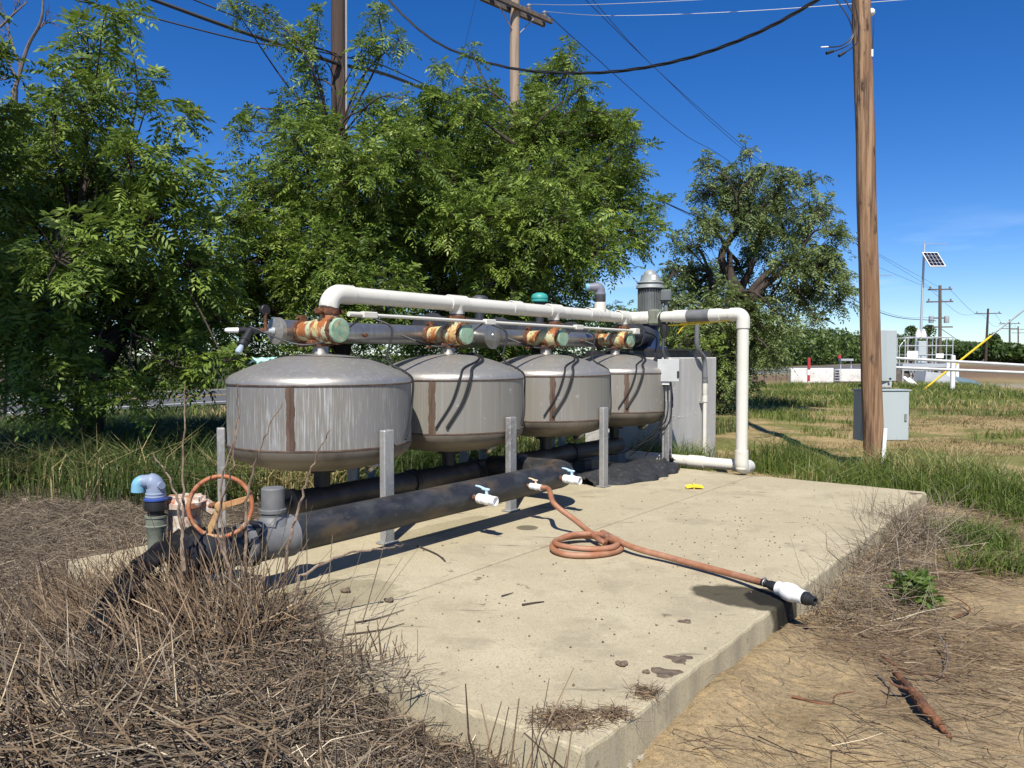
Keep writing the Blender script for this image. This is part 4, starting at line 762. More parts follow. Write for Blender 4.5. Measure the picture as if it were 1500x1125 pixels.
p = ax(1326, 533); b.tube(fillet([ax(1308, 546) - Y1*.6, ax(1308, 508) - Y1*.6, ax(1316, 498) - Y1*.6], .2, 5), .022, 6)
b.build("railing", M['alu'], gt)
b = MB(); b.box(ax(1322, 519) - Y1*.9, X1, Y1, ZD, .5, .02, .30); b.build("notice_panel", M['white_paint'], gt, False)
b = MB(); b.box(ax(1361, 521) - Y1*.9, X1, Y1, ZD, .34, .02, .2); b.build("notice_panel", M['white_paint'], gt, False)
b = MB(); b.box(ax(1349, 517), X1, Y1, ZD, .42, .4, 1.1, .02); b.build("gate_column", M['cabinet'], gt, False)
b = MB()
for px in (1345, 1353): b.lathe(ax(px, 489), ZD, [(-.18, .12), (0, .12), (.12, .07), (.2, .05)], 12)
b.build("actuator_cap", M['white'], gt)
b = MB(); b.tube([ax(1348.5, 497), ax(1354, 358)], [.055, .05], 12); b.build("mast", M['alu'], gt)
c0 = ax(1360, 382) - Y1*.45; sx_ = nrm(ax(1374, 393) - ax(1346, 372)); e1 = nrm([1, 0, 0]); e2 = nrm([.32, -.55, -.75]); e3 = np.cross(e1, e2)
e2 = nrm([.04, -.66, -.72]); e3 = nrm(np.cross(e1, e2))
def quadbox(b, c, w, h, t): 
    vs = [c + e1*i*w/2 + e2*j*h/2 + e3*k*t/2 for k in (-1, 1) for j in (-1, 1) for i in (-1, 1)]; b.add(vs, [(0, 2, 3, 1), (4, 5, 7, 6), (0, 1, 5, 4), (2, 6, 7, 3), (0, 4, 6, 2), (1, 3, 7, 5)])
b = MB(); quadbox(b, c0, .72, .98, .05); sp_ = b.build("solar_frame", M['white_paint'], gt, False)
nf = e3 if e3[1] < 0 else -e3
b = MB()
for i in range(4):
    for j in range(4): quadbox(b, c0 + nf*.028 + e1*(i - 1.5)*.165 + e2*(j - 1.5)*.228, .15, .212, .006)
b.build("cells", M['panel'], sp_, False)
b = MB(); b.tube([ax(1353.5, 357), ax(1390, 357)], .012, 6)
for k in range(7): b.tube([ax(1357 + k*5, 355), ax(1357 + k*5, 359.5)], .006, 5)
b.tube([ax(1354, 372), ax(1354, 353)], .02, 6); b.build("antenna", M['wire_al'], gt)
b = MB(); b.box(ax(1330, 549), X1, Y1, ZD, 1.9, 1.5, .5); b.build("gate_frame", M['timber'], gt, False)
b = MB()
for px in (1310, 1337, 1362, 1378):
    for dy in (-.8, .8): p = ax(px, 535) + Y1*dy; MB().tube([p, np.array([p[0], p[1], -.3])], .05, 6).build("leg", M['alu'], gt)
for k in range(7): b.tube([ax(1318 + k*5, 541) - Y1*.86, ax(1323 + k*5, 558) - Y1*.86], .02, 5); b.tube([ax(1323 + k*5, 541) - Y1*.86, ax(1318 + k*5, 558) - Y1*.86], .02, 5)
b.build("lattice_brace", M['alu'], gt)
wg = thing("concrete_wingwall", G(1385, 570), "pale sloping concrete wing wall beside the canal gate", "wall")
P = [AT(1353, 569, 31.5), AT(1415, 572, 31.5), AT(1410, 563, 31.5), AT(1383, 547, 31.5), AT(1357, 544, 31.5)]; b = MB(); vs = P + [p + Y1*.9 for p in P]
b.add(vs, [(0, 1, 2, 3, 4), (9, 8, 7, 6, 5)] + [(k, (k + 1) % 5, 5 + (k + 1) % 5, 5 + k) for k in range(5)]); b.build("wall", M['wing'], wg, False)
cv = thing("culvert", G(1432, 572), "blue grey corrugated culvert pipe half buried beside the wing wall", "culvert")
b = MB(); b.tube([AT(1398, 563, 33), AT(1425, 568, 32.3), AT(1450, 575, 31.5)], [.35, .32, .12], 20); b.build("pipe", mat('blue_grey_culvert', (.14, .21, .24), .5, .2), cv)
for k in range(2):
    b = MB(); b.tube([AT(1324 + k*7, 553 + k*2, 30.5), AT(1345 + k*4, 570, 30.0)], .07, 8); tag(b.build("white_log", M['white_paint']), ["white painted post lying under the canal gate, left one", "white painted post lying under the canal gate, right one"][k], "post")
# white pipe rails
for k, (ya, yb) in enumerate(((524, 535), (538, 546.5))):
    A, B = AT(1300, ya, 27.5), AT(1580, yb + 5 - k*2, 21.5)
    if k == 0: rf = thing("pipe_fence", G(1396, 566), "white two rail pipe fence crossing in front of the canal gate", "fence")
    MB().tube([A, B], .048, 12).build("rail", M['white_paint'], rf)
for (px, ya, yb, Yd) in ((1395.5, 521, 556, 26.6), (1388.5, 528, 545, 32), (1402, 533, 545, 33)):
    p, q = AT(px, ya, Yd), AT(px, yb, Yd); q[2] = -.1; MB().lathe(q, ZD, [(0, .075), (p[2] - q[2], .075), (p[2] - q[2] + .02, .03)], 12).build("post", M['white_paint'], rf)
p = AT(1545, 527, 21.8); q = p.copy(); q[2] = -.1; MB().lathe(q, ZD, [(0, .075), (p[2] - q[2], .075)], 12).build("post", M['white_paint'], rf)
gw = thing("guy_wire", G(1354, 571), "slanting guy wire with a bright yellow guard", "guy wire")
A, B = AT(1354, 570, 27), AT(1452, 492, 26.3); D_ = AT(1640, 345, 25.2)
b = MB(); b.tube([A - nrm(B - A)*.1, B], .035, 10); b.build("guard", M['yellow'], gw)
b = MB(); b.tube([B, D_], .026, 6); b.build("strand", M['galv'], gw)
# canal parapet, markers
pw = thing("parapet", AT(1205, 556, 40), "whitewashed low concrete canal parapet with a stepped notch", "wall")
A, B = AT(1157, 556, 38), AT(1275, 556, 38)
b = MB(); b.box(np.array([(A[0] + AT(1228, 0, 38)[0])/2, 38, .35]), X1, Y1, ZD, AT(1228, 0, 38)[0] - A[0], .3, .75, .02); b.build("wall", M['white_wall'], pw, False)
b = MB(); b.box(np.array([AT(1255, 0, 38.3)[0], 38.3, .36]), X1, Y1, ZD, 1.4, .3, .62, .02); b.build("wall", M['white_wall'], pw, False)
b = MB()
for k in range(5): b.box(np.array([AT(1234.5, 0, 38.0)[0], 38.0, .12 + k*.13]), X1, Y1, ZD, .34, .3, .04)
b.build("ladder", M['alu'], pw, False)
rm = thing("road_marker", G(1184, 557), "red and white marker post before the whitewashed parapet", "marker post")
p = AT(1184.5, 551, 34); p[2] = 0
b = MB(); b.box(p + ZD*.45, X1, Y1, ZD, .10, .05, 1.0, .005); b.build("post", M['white_paint'], rm, False)
b = MB(); b.box(p + ZD*1.0 - Y1*.03, X1, Y1, ZD, .12, .07, .50, .02); b.build("reflector", M['red'], rm, False); b = MB(); b.box(p + ZD*.35 - Y1*.004, X1, Y1, ZD, .11, .05, .28, .005); b.build("red_band", M['red'], rm, False)
tb = thing("weir_frame", AT(1238, 545, 44), "small grey steel frame with a red tag behind the parapet", "frame")
p = AT(1239, 527, 44); b = MB(); b.box(p, X1, Y1, ZD, .7, .4, .12); b.build("top", M['alu'], tb, False)
for s in (-.3, .3): b = MB(); b.box(np.array([p[0] + s, p[1], p[2]/2]), X1, Y1, ZD, .06, .06, p[2]); b.build("leg", M['alu'], tb, False)
b = MB(); b.box(AT(1230, 522.5, 44), X1, Y1, ZD, .16, .06, .2); b.build("tag", M['red'], tb, False)
lowf = thing("low_fence", AT(1130, 548, 36), "low thin wire fence left of the whitewashed parapet", "fence")
b = MB()
for px in (1104, 1120, 1137, 1153): p = AT(px, 540, 38); MB().tube([np.array([p[0], p[1], -.1]), p], .03, 6).build("post", M['timber'], lowf)
b = MB(); b.tube([AT(1100, 541, 38), AT(1158, 541, 38)], .018, 5); b.tube([AT(1100, 547, 38), AT(1158, 547, 38)], .018, 5); b.build("wires", M['galv'], lowf)

# ------------------------------------------------------------------ trees
def leaves(B, D, L, n=13, droop=.35, wid=.085, lw=.31, r=rng):
    """compound leaves: B base points, D directions, L lengths -> leaflet quads (M*n,4,3)"""
    Mn = len(B); D = unit(D); up = np.array([0, 0, 1.]) + r.normal(0, .35, (Mn, 3)); Sd = unit(np.cross(D, up)); N = unit(np.cross(Sd, D))
    t = np.concatenate([np.repeat(np.linspace(.2, .92, n//2), 2), [1.0]]); sg = np.concatenate([np.tile([1., -1.], n//2), [0.]])
    t, sg = t[None, :, None], sg[None, :, None]; L3 = L[:, None, None]
    P = B[:, None] + D[:, None]*L3*t*(1 - .12*t) - np.array([0, 0, 1.])*L3*droop*t*t
    Dt = unit(D[:, None] - np.array([0, 0, 1.])*2*droop*t)
    A = unit(Sd[:, None]*sg*.9 + Dt*(.45 + .55*(sg == 0)) + np.array([0, 0, -.22]) + r.normal(0, .16, P.shape))
    ll = L3*lw*(.65 + .5*np.sin(np.pi*np.clip(t, 0, .9)))*r.uniform(.8, 1.15, P.shape[:2] + (1,)); Wd = unit(np.cross(A, N[:, None] + r.normal(0, .35, P.shape)))*L3*wid*.5
    V = np.stack([P, P + A*ll*.42 + Wd, P + A*ll, P + A*ll*.42 - Wd], 2); return V.reshape(-1, 4, 3)
def tree(name, label, group, trunk_base, forks, blobs, depth, dj, leafL, per, lm, barkm, trunk_r, n=13, seed=1, droop=.35, twig_r=.006, wid=.088, lw=.31, kid=None, upb=.25, twl=1.0):
    r = np.random.default_rng(seed); t = thing(name, trunk_base, label, "tree", group); tb = MB(); twig = MB(); BB, DD, VV = [], [], []
    fk = [np.asarray(f, float) for f in forks]
    for f in fk: 
        tb0 = np.asarray(trunk_base, float); wob = .05*np.linalg.norm(f - tb0); tb.tube(bez([tb0 - ZD*.1] + [tb0 + (f - tb0)*q_*np.array([q_, q_, 1.15 - .15*q_]) + r.normal(0, wob, 3)*np.array([1, 1, .4]) for q_ in (.3, .55, .78)] + [f], 5), list(np.linspace(trunk_r, trunk_r*.34, 15)), 12)
    for q in blobs:
        px, py, rp = q[:3]; dz = q[3] if len(q) > 3 else r.uniform(-dj, dj); dens = q[4] if len(q) > 4 else 1.0
        Yb = depth + dz; c = AT(px, py, Yb); R = (rp if rp > 52 else max(rp - (12 if depth < 15 else 3), rp*.6))*Yb/FPX
        f = min(fk, key=lambda f: np.linalg.norm(f - c)); L_ = np.linalg.norm(c - f)
        if L_ > .15:
            mid = (f + c)/2 + r.normal(0, .14*min(1.6, L_), 3) + ZD*.08*L_; br = max(.012, trunk_r*.16*min(1.6, R/.4 + .2)); tb.tube(bez([f, mid, c], 6), list(np.linspace(br*1.3, br*.5, 13)), 7)
        k = max(3, int(dens*per*(R/.5)**2*.5 + 3))
        for _ in range(k):
            d = nrm(r.normal(0, 1, 3)*np.array([1, .9, .8]) + ZD*upb); s = c + d*R*r.uniform(0, .3); e = c + d*R*r.uniform(.6, 1.12)*twl + ZD*R*.1
            mid = (s + e)/2 + r.normal(0, .12, 3)*R; pth = [s, mid, e]
            twig.tube([c*.4 + s*.6, s, mid, e], [twig_r*1.6, twig_r*1.3, twig_r, twig_r*.4], 3, False)
            if r.uniform() < .07 and rp < 60: e = s + (e - s)*1.6; mid = s + (mid - s)*1.5
            nl = r.integers(6, 10); tw = r.uniform(0, 1)
            for j in range(nl):
                w = .25 + .8*j/(nl - 1); p = s + (e - s)*min(w, 1) + (mid - (s + e)/2)*(1 - abs(2*min(w, 1) - 1)); ld = nrm(d*.55 + r.normal(0, .62, 3) + ZD*.05)
                BB.append(p); DD.append(ld); VV.append(np.clip(.42*tw + r.uniform(0, .6), 0, 1))
    BB, DD, VV = np.array(BB), np.array(DD), np.array(VV); L = leafL*r.uniform(.45, 1.3, len(BB))
    V = leaves(BB, DD, L, n, droop, wid, lw, r); quads("crown", V, lm, t, np.clip(np.repeat(VV, n) + r.normal(0, .06, len(V)), 0, 1))
    tb.build("trunk", barkm, t); tag(twig.build("twigs", barkm, t), kind='stuff'); print(name, len(BB), 'leaves'); return t
GT = "leafy trees behind the tanks"
LT = [(130, 70, 48), (152, 28, 26), (185, 25, 16, 0, .7), (60, 160, 50), (120, 160, 60), (20, 215, 60), (100, 250, 75), (190, 240, 52), (170, 90, 28), (228, 162, 22, 0, .8), (262, 178, 22, 0, .8), (225, 120, 8, 0, .5), (250, 265, 42), (40, 320, 80), (130, 340, 85), (215, 335, 68), (290, 262, 24), (245, 235, 22), (30, 420, 80), (120, 430, 80), (215, 430, 70), (285, 400, 60), (55, 505, 60), (150, 500, 55), (245, 500, 50), (300, 340, 42), (320, 470, 45), (330, 530, 24), (60, 575, 22, -1, .8), (120, 572, 26, 0, .8), (200, 560, 30), (275, 560, 26, 0, .8), (0, 100, 30), (-20, 300, 80), (-30, 440, 80), (-20, 180, 60), (70, 600, 16, -1, .8), (220, 585, 16, 0, .8), (85, 380, 60, -2), (180, 290, 60, 1.5), (90, 535, 52, -1), (40, 560, 42, -1), (140, 555, 42, -1.1), (185, 580, 26, -1.2), (60, 608, 24, -1.2), (110, 600, 26, -1), (255, 535, 42, -.5), (300, 525, 36, 0), (10, 520, 50, -.6), (-350, 140, 160, -3.2), (-250, 20, 170, -3), (-480, 40, 170, -3.2), (-300, -170, 190, -3), (-120, -140, 110, -2.5), (-420, -100, 180, -3.4), (-600, 100, 170, -3.6), (170, 400, 70, 2), (60, 450, 70, 2), (270, 470, 60, 2)]
tree("leafy_tree", "broad leafy tree at the left edge hanging over the road", GT, (-5.2, 9.3, 0), [AT(60, 440, 9.2), AT(110, 330, 9.2), AT(250, 400, 9.6), AT(-30, 300, 9.0), AT(190, 480, 9.6)], LT, 9.2, 1.1, .31, 62, M['leaf'], M['bark'], .14, 13, 21)
CA = [(425, 62, 26, 0, .8), (345, 14, 22, 0, .8), (375, 8, 12, 0, .7), (395, 30, 14, 0, .7), (458, 112, 28), (440, 150, 38), (402, 182, 28), (368, 175, 16), (530, 72, 18), (455, 60, 22, 0, .8), (466, 24, 13, 0, .7), (555, 20, 22, 0, .8), (585, 58, 22, 0, .8), (545, 62, 16, 0, .8), (536, 160, 30), (352, 192, 22), (345, 325, 46), (390, 285, 55), (455, 240, 62), (320, 390, 52), (390, 375, 70), (460, 330, 70), (530, 260, 66), (525, 360, 78), (410, 430, 62), (480, 430, 62), (560, 440, 60), (350, 455, 52), (600, 320, 72), (560, 195, 46), (600, 235, 56), (440, 500, 46), (520, 500, 46), (600, 500, 46), (380, 510, 40), (415, 210, 24), (480, 195, 40), (590, 400, 60, 1.5), (470, 390, 60, -1), (300, 450, 40, 1), (330, 520, 30, 1), (590, 145, 18, 0, .7)]
tree("leafy_tree", "leafy tree round the dark brown pole behind the lime streaked tank", GT, (-2.6, 11.8, 0), [AT(480, 400, 11.5), AT(420, 330, 11.5), AT(560, 330, 11.3), AT(490, 210, 11.6), AT(370, 430, 11.5)], CA, 11.3, 1.1, .255, 104, M['leaf'], M['bark'], .17, 13, 22)
CB = [(650, 102, 22, 0, .8), (690, 78, 14, 0, .7), (640, 148, 32), (620, 200, 56), (690, 165, 46), (708, 145, 34), (785, 150, 34), (795, 112, 36), (832, 104, 34), (852, 130, 26), (835, 78, 14, 0, .7), (700, 240, 78), (780, 205, 68), (850, 215, 60), (900, 200, 42), (930, 218, 24), (925, 175, 20), (640, 290, 78), (720, 320, 88), (800, 300, 80), (870, 290, 70), (920, 268, 42), (938, 308, 36), (650, 380, 78), (740, 400, 80), (820, 380, 68), (880, 365, 54), (930, 355, 32), (680, 445, 60), (770, 440, 60), (845, 425, 36), (962, 338, 24), (650, 500, 50), (740, 500, 50), (820, 490, 42), (975, 300, 14, 0, .7), (915, 330, 30), (700, 540, 40), (790, 330, 60, -1.4), (690, 330, 60, -1.4), (860, 175, 40), (850, 460, 24)]
tree("leafy_tree", "large bright leafy tree rising behind the middle tanks", GT, (.4, 12.6, 0), [AT(740, 400, 12.2), AT(690, 310, 12.0), AT(830, 330, 12.3), AT(780, 230, 12.2), AT(640, 420, 12.0)], CB, 12.1, 1.2, .255, 104, M['leaf'], M['bark'], .19, 13, 23)
CC = [(1095, 222, 14, 0, .8), (1033, 245, 20), (1042, 285, 32), (1028, 330, 26), (1018, 362, 26), (1088, 280, 38), (1060, 265, 20), (1145, 265, 28), (1190, 268, 18, 0, .8), (1170, 255, 14), (1120, 250, 18), (1140, 310, 42), (1195, 315, 34), (1222, 345, 24), (1212, 395, 36), (1232, 440, 26), (1165, 385, 38), (1120, 345, 34), (1100, 320, 36), (1240, 410, 20), (1052, 340, 26), (1020, 425, 40), (1060, 440, 34), (1125, 440, 32), (1150, 470, 26), (1195, 465, 20), (1040, 500, 50), (1100, 510, 44), (995, 470, 40), (1000, 530, 40), (955, 490, 34), (1060, 560, 40), (1010, 400, 24), (985, 400, 22), (1135, 520, 24), (1185, 430, 26), (970, 430, 22), (985, 350, 14), (1130, 400, 16), (1040, 465, 45), (1110, 470, 38), (1170, 432, 32), (1200, 380, 34), (1085, 395, 26, 1), (1150, 350, 32), (1075, 310, 34), (1110, 370, 24, 1), (1060, 400, 28, .8), (1000, 570, 30), (1090, 560, 26)]
tree("pruned_tree", "old pruned tree with dark crooked limbs left of the near pole", GT, (4.95, 18.2, 0), [AT(1080, 430, 18), AT(1068, 370, 18), AT(1105, 380, 17.8), AT(1140, 385, 17.9), AT(1085, 330, 18), AT(1040, 400, 18), AT(1165, 385, 17.8), AT(1050, 520, 18)], CC, 18, 1.1, .25, 62, M['leaf_b'], M['bark'], .18, 11, 24, .5, .012, .12, .34)
sh = [(905, 455, 20, 0), (890, 500, 40, 0), (860, 540, 40), (950, 520, 40), (1000, 500, 40), (1045, 520, 30), (920, 560, 40), (600, 545, 40), (680, 560, 40), (540, 550, 40), (760, 560, 40)]
tree("understory_shrub", "dense green understory shrub behind the pump and steel manifold", None, (2.3, 15.2, 0), [AT(900, 545, 15)], sh, 15.2, .6, .26, 26, M['leaf'], M['bark'], .06, 11, 25)
# bare dead tree at the top left corner
dt = thing("dead_tree", (-9.3, 14.0, 0), "bare grey dead tree with leafless twigs in the top left corner", "tree")
b = MB(); b.tube(bez([(-9.3, 14, -.1), AT(15, 330, 13.5), AT(22, 130, 13.4)], 6), [.07]*7 + [.05]*6, 8)
b.tube(bez([AT(22, 130, 13.4), AT(40, 70, 13.4), AT(60, 30, 13.3), AT(64, -20, 13.3)], 8), list(np.linspace(.035, .014, 25)), 6)
b.build("trunk", M['bark_grey'], dt)
b = MB()
def dtw(a, d, L, k, r_):
    p = [a, a + d*L*.5 + rng.normal(0, .05, 3)*L, a + d*L]; b.tube(bez(p, 4), list(np.linspace(r_, r_*.4, 9)), 5, False)
    if k:
        for q in range(3): dtw(a + d*L*rng.uniform(.3, 1), nrm(d + rng.normal(0, .5, 3)*np.array([1, .5, 1])), L*rng.uniform(.4, .75), k - 1, r_*.55)
for a, tgt in ((AT(25, 115, 13.4), AT(-5, 60, 13.4)), (AT(30, 100, 13.4), AT(12, 40, 13.4)), (AT(45, 60, 13.4), AT(66, 30, 13.4)), (AT(0, 40, 13.3), AT(40, 3, 13.3)), (AT(22, 110, 13.4), AT(-4, 118, 13.4))):
    d = nrm(tgt - a); dtw(a, d, np.linalg.norm(tgt - a), 3, .022)
b.build("branches", M['bark_grey'], dt)

# far orchard along the road, palms and a cypress
r = np.random.default_rng(5); N = 150000
u = np.concatenate([r.uniform(-35, 60, 60000), r.uniform(60, 420, N - 60000)]); hmax = 4.6 - .55*(u > 70) + 1.1*vnoise(u, u*0, .35, 31) + .8*vnoise(u, u*.3, 1.4, 33); z = hmax*(r.uniform(0, 1, N)**.8); v = 32 + r.uniform(0, 5, N)*(.4 + .6*r.uniform(0, 1, N)) - .8*np.sin(z/hmax*3.1) + .6*np.sin(u*1.05)
keep = r.uniform(0, 1, N) < np.clip(1.25 - (z/hmax)**6, .1, 1); u, v, z, hm_ = u[keep], v[keep], z[keep], hmax[keep]; N = len(u)
c = UD*u[:, None] + VD*v[:, None] + np.array([0, 0, 1.])*z[:, None]
s = np.where(u < 60, r.uniform(.07, .17, N), r.uniform(.12, .30, N)*(1 + u/420)); a = unit(r.normal(0, 1, (N, 3))); e = unit(np.cross(a, r.normal(0, 1, (N, 3))))
V = np.stack([c - a*s[:, None], c + e*s[:, None]*.45, c + a*s[:, None], c - e*s[:, None]*.45], 1)
tag(quads("orchard", V, M['orchard'], None, r.uniform(0, 1, N)), kind='stuff')
for k, (px, tp, Yd) in enumerate(((1335, 483, 130), (1361, 482, 125))):
    top = AT(px, tp, Yd); t = thing("palm_tree", (top[0], Yd, 0), ["small far palm left of the solar mast", "small far palm right of the solar mast"][k], "palm tree", "far palm trees")
    MB().tube([(top[0], Yd, 0), top - ZD*.3], [.2, .14], 8).build("trunk", M['bark'], t); Bn = 110
    D = unit(r.normal(0, 1, (Bn, 3)) + np.array([0, 0, .25])); V = leaves(np.repeat(top[None], Bn, 0), D, np.full(Bn, 1.15), 7, .35, .14, .35, r); quads("crown", V, M['orchard'], t, r.uniform(0, 1, len(V)))
for k, (px, tp, Yd, w, lab, nm, cat) in enumerate(((1455, 490, 160, 1.7, "dark narrow cypress beside the leaning far pole", "cypress_tree", "cypress"), (1472, 502, 165, 4.5, "rounded dark tree right of the narrow cypress", "distant_tree", "tree"), (1421, 504, 180, 5.0, "distant rounded tree left of the narrow cypress", "distant_tree", "tree"), (1495, 506, 120, 4.0, "distant bushy tree at the right edge of the photo", "distant_tree", "tree"))):
    top = AT(px, tp, Yd); h = top[2]; t = thing(nm, (top[0], Yd, 0), lab, cat); N = 2600
    MB().tube([(top[0], Yd, 0), (top[0], Yd, h*.7)], [.25, .1], 8).build("trunk", M['bark'], t)
    d = unit(r.normal(0, 1, (N, 3)))*(r.uniform(0, 1, (N, 1))**.4); c = np.array([top[0], Yd, h*.52]) + d*np.array([w, w, h*.5]); a = unit(r.normal(0, 1, (N, 3)) + ZD*(1.5 if w < 2 else 0)); e = unit(np.cross(a, r.normal(0, 1, (N, 3)))); s = r.uniform(.3, .7, (N, 1))
    quads("crown", np.stack([c - a*s, c + e*s*.45, c + a*s, c - e*s*.45], 1), M['orchard'], t, r.uniform(0, .55, N))

# ------------------------------------------------------------------ grass, weeds, straw
def blades(P, h, w, lean, curl, r):
    """P (N,3) roots; two quads per blade, bending over"""
    N = len(P); az = r.uniform(0, 2*math.pi, N); d = np.stack([np.cos(az), np.sin(az), np.zeros(N)], 1); f = r.uniform(0, 2*math.pi, N); s = np.stack([np.cos(f), np.sin(f), np.zeros(N)], 1)*(w*.5)[:, None]
    m = P + d*(lean*h*.4)[:, None] + ZD*(h*.58)[:, None]; t = P + d*((lean + curl)*h)[:, None] + ZD*(h*(1 - .25*curl))[:, None]
    q1 = np.stack([P - s, P + s, m + s*.8, m - s*.8], 1); q2 = np.stack([m - s*.8, m + s*.8, t + s*.08, t - s*.08], 1)
    return np.concatenate([q1, q2])
def scatter(n, x0, x1, y0, y1, fn, r, clump=0):
    x, y = r.uniform(x0, x1, n), r.uniform(y0, y1, n); k = r.uniform(0, 1, n) < fn(x, y); x, y = x[k], y[k]; return np.stack([x, y, ground_z(x, y) - .01], 1)
def grass(name, P, h0, h1, w, m, r, lean=.3, curl=.35, v0=0, v1=1, hs=None):
    N = len(P); h = r.uniform(h0, h1, N)*(hs if hs is not None else 1.0); V = blades(P, h, w*r.uniform(.6, 1.3, N), r.uniform(0, lean*2, N), r.uniform(0, curl*2, N), r)
    va = np.clip(r.uniform(v0, v1, N) + (vnoise(P[:, 0], P[:, 1], 1.7, 71) - .5)*.7, 0, 1); print(name, N); return tag(quads(name, V, m, None, np.concatenate([va, va])), kind='stuff')
r = np.random.default_rng(77)
onpad = lambda x, y: ((lambda u, v: (u > 1.93) & (u < 7.57) & (v > 1.2) & (v < 4.8))(*uv_of(x, y)))
inblk = lambda x, y: ((lambda u, v: (u > 8.38) & (u < 9.82) & (v > 4.06) & (v < 5.35))(*uv_of(x, y)))
# tall grass round the block, the white floor run and the near pole
def f1(x, y):
    u, v = uv_of(x, y); d = np.clip((vnoise(x, y, 2.2, 41) - .22)*2.4, 0, 1); return d*((u > 7.75) & (u < 9.4 + .5*np.sin(v*3)) & (v > -.9) & (v < 4.3) & (~inblk(x, y)))*np.where(u > 9.4, .6, 1)
P = scatter(60000, 1.2, 7.5, 6, 11, f1, r); grass("grass", P, .16, .48, .008, M['grass'], r, .22, .3, hs=.45 + .8*vnoise(P[:, 0], P[:, 1], 2.2, 41))
# bright clumps on the right edge
def f2(x, y):
    u, v = uv_of(x, y); n_ = vnoise(x, y, 3.0, 43); e = np.exp(-((x - 4.65)/.75)**2 - ((y - 6.6)/1.15)**2) + .8*np.exp(-((x - 3.9)/.5)**2 - ((y - 7.9)/.5)**2) + np.exp(-((x - 3.32)/.22)**2 - ((y - 5.55)/.2)**2)*1.2 + .8*np.exp(-((x - 3.05)/.28)**2 - ((y - 4.85)/.12)**2); return np.clip((e + (n_ - .5)*.5 - .28)*2.2, 0, 1)*(~onpad(x, y))
P = scatter(110000, 2.4, 6.8, 4.4, 9.5, f2, r); grass("grass", P, .07, .24, .0075, M['grass'], r, .35, .5, v1=.95)
# mown lawn with a mix of dry and green blades
def f3(x, y): u, v = uv_of(x, y); return np.clip((vnoise(x, y, 1.6, 45) - .1)*1.4, 0, 1)*((u > 7.7) | (v < .9))*(v < 4)*np.clip((y - 6.6)/1.2 + (vnoise(x, y, 2.7, 46) - .5)*1.5, 0, 1)
P = scatter(110000, 1.5, 17, 6, 21, f3, r); grass("lawn_grass", P, .03, .085, .009, M['lawn'], r, .5, .5)
# green band in front of the canal works
def f4(x, y): u, v = uv_of(x, y); return np.clip((vnoise(x*.6, y, 1.0, 47) - .15)*1.6, 0, 1)*(v < 15)*(u > 8)
P = scatter(90000, 4, 26, 18.5, 32, lambda x, y: f4(x, y)*np.clip((y - 18.5)/4, .1, 1)*np.where(x > 18, (y < 27), 1), r); grass("grass", P, .08, .30, .022, M['grass'], r, .3, .35, .1, 1)
P = scatter(26000, 5, 20, 12.5, 19, lambda x, y: f4(x, y)*(vnoise(x, y*2, .8, 48) > .5), r); grass("grass", P, .06, .22, .014, M['grass'], r, .3, .3, .1, 1)
# tall seeding grass under the trees
def f5(x, y): u, v = uv_of(x, y); return np.clip((vnoise(x, y, 1.4, 49) + .1)*1.1, 0, 1)*((v > 5.15) | ((u < 1.75) & (v > 4.9)))*(v < 17)*(~inblk(x, y))*np.clip((v - 4.9)/.6, .2, 1)
P = scatter(105000, -9, 4.5, 5.3, 15, lambda x, y: f5(x, y)*np.clip((y - 6.5 - .5*vnoise(x, y, 2, 59)*(x < -1.3))/.6 + (x > -1.3)*3, 0, 1), r); grass("tall_grass", P, .22, .70, .011, M['tallgrass'], r, .28, .45, v1=.72, hs=np.clip(1.2 - (P[:, 1] - 7)*.095, .33, 1))
P = scatter(16000, -7, .5, 6.7, 8.6, lambda x, y: f5(x, y)*(vnoise(x, y, 2.2, 73) > .40), r); grass("tall_grass", P, .18, .58, .013, M['tallgrass'], r, .5, .7, .75, 1)
P = scatter(16000, -16, -3, 13, 21, lambda x, y: (uv_of(x, y)[1] < 18.6)*1.0, r); grass("grass", P, .08, .22, .02, M['tallgrass'], r, .25, .4)
P = scatter(9000, -30, 0, 30, 46, lambda x, y: (uv_of(x, y)[1] > 28.6)*(uv_of(x, y)[1] < 33)*1.0, r); grass("grass", P, .08, .3, .05, M['orchard'], r, .3, .4)
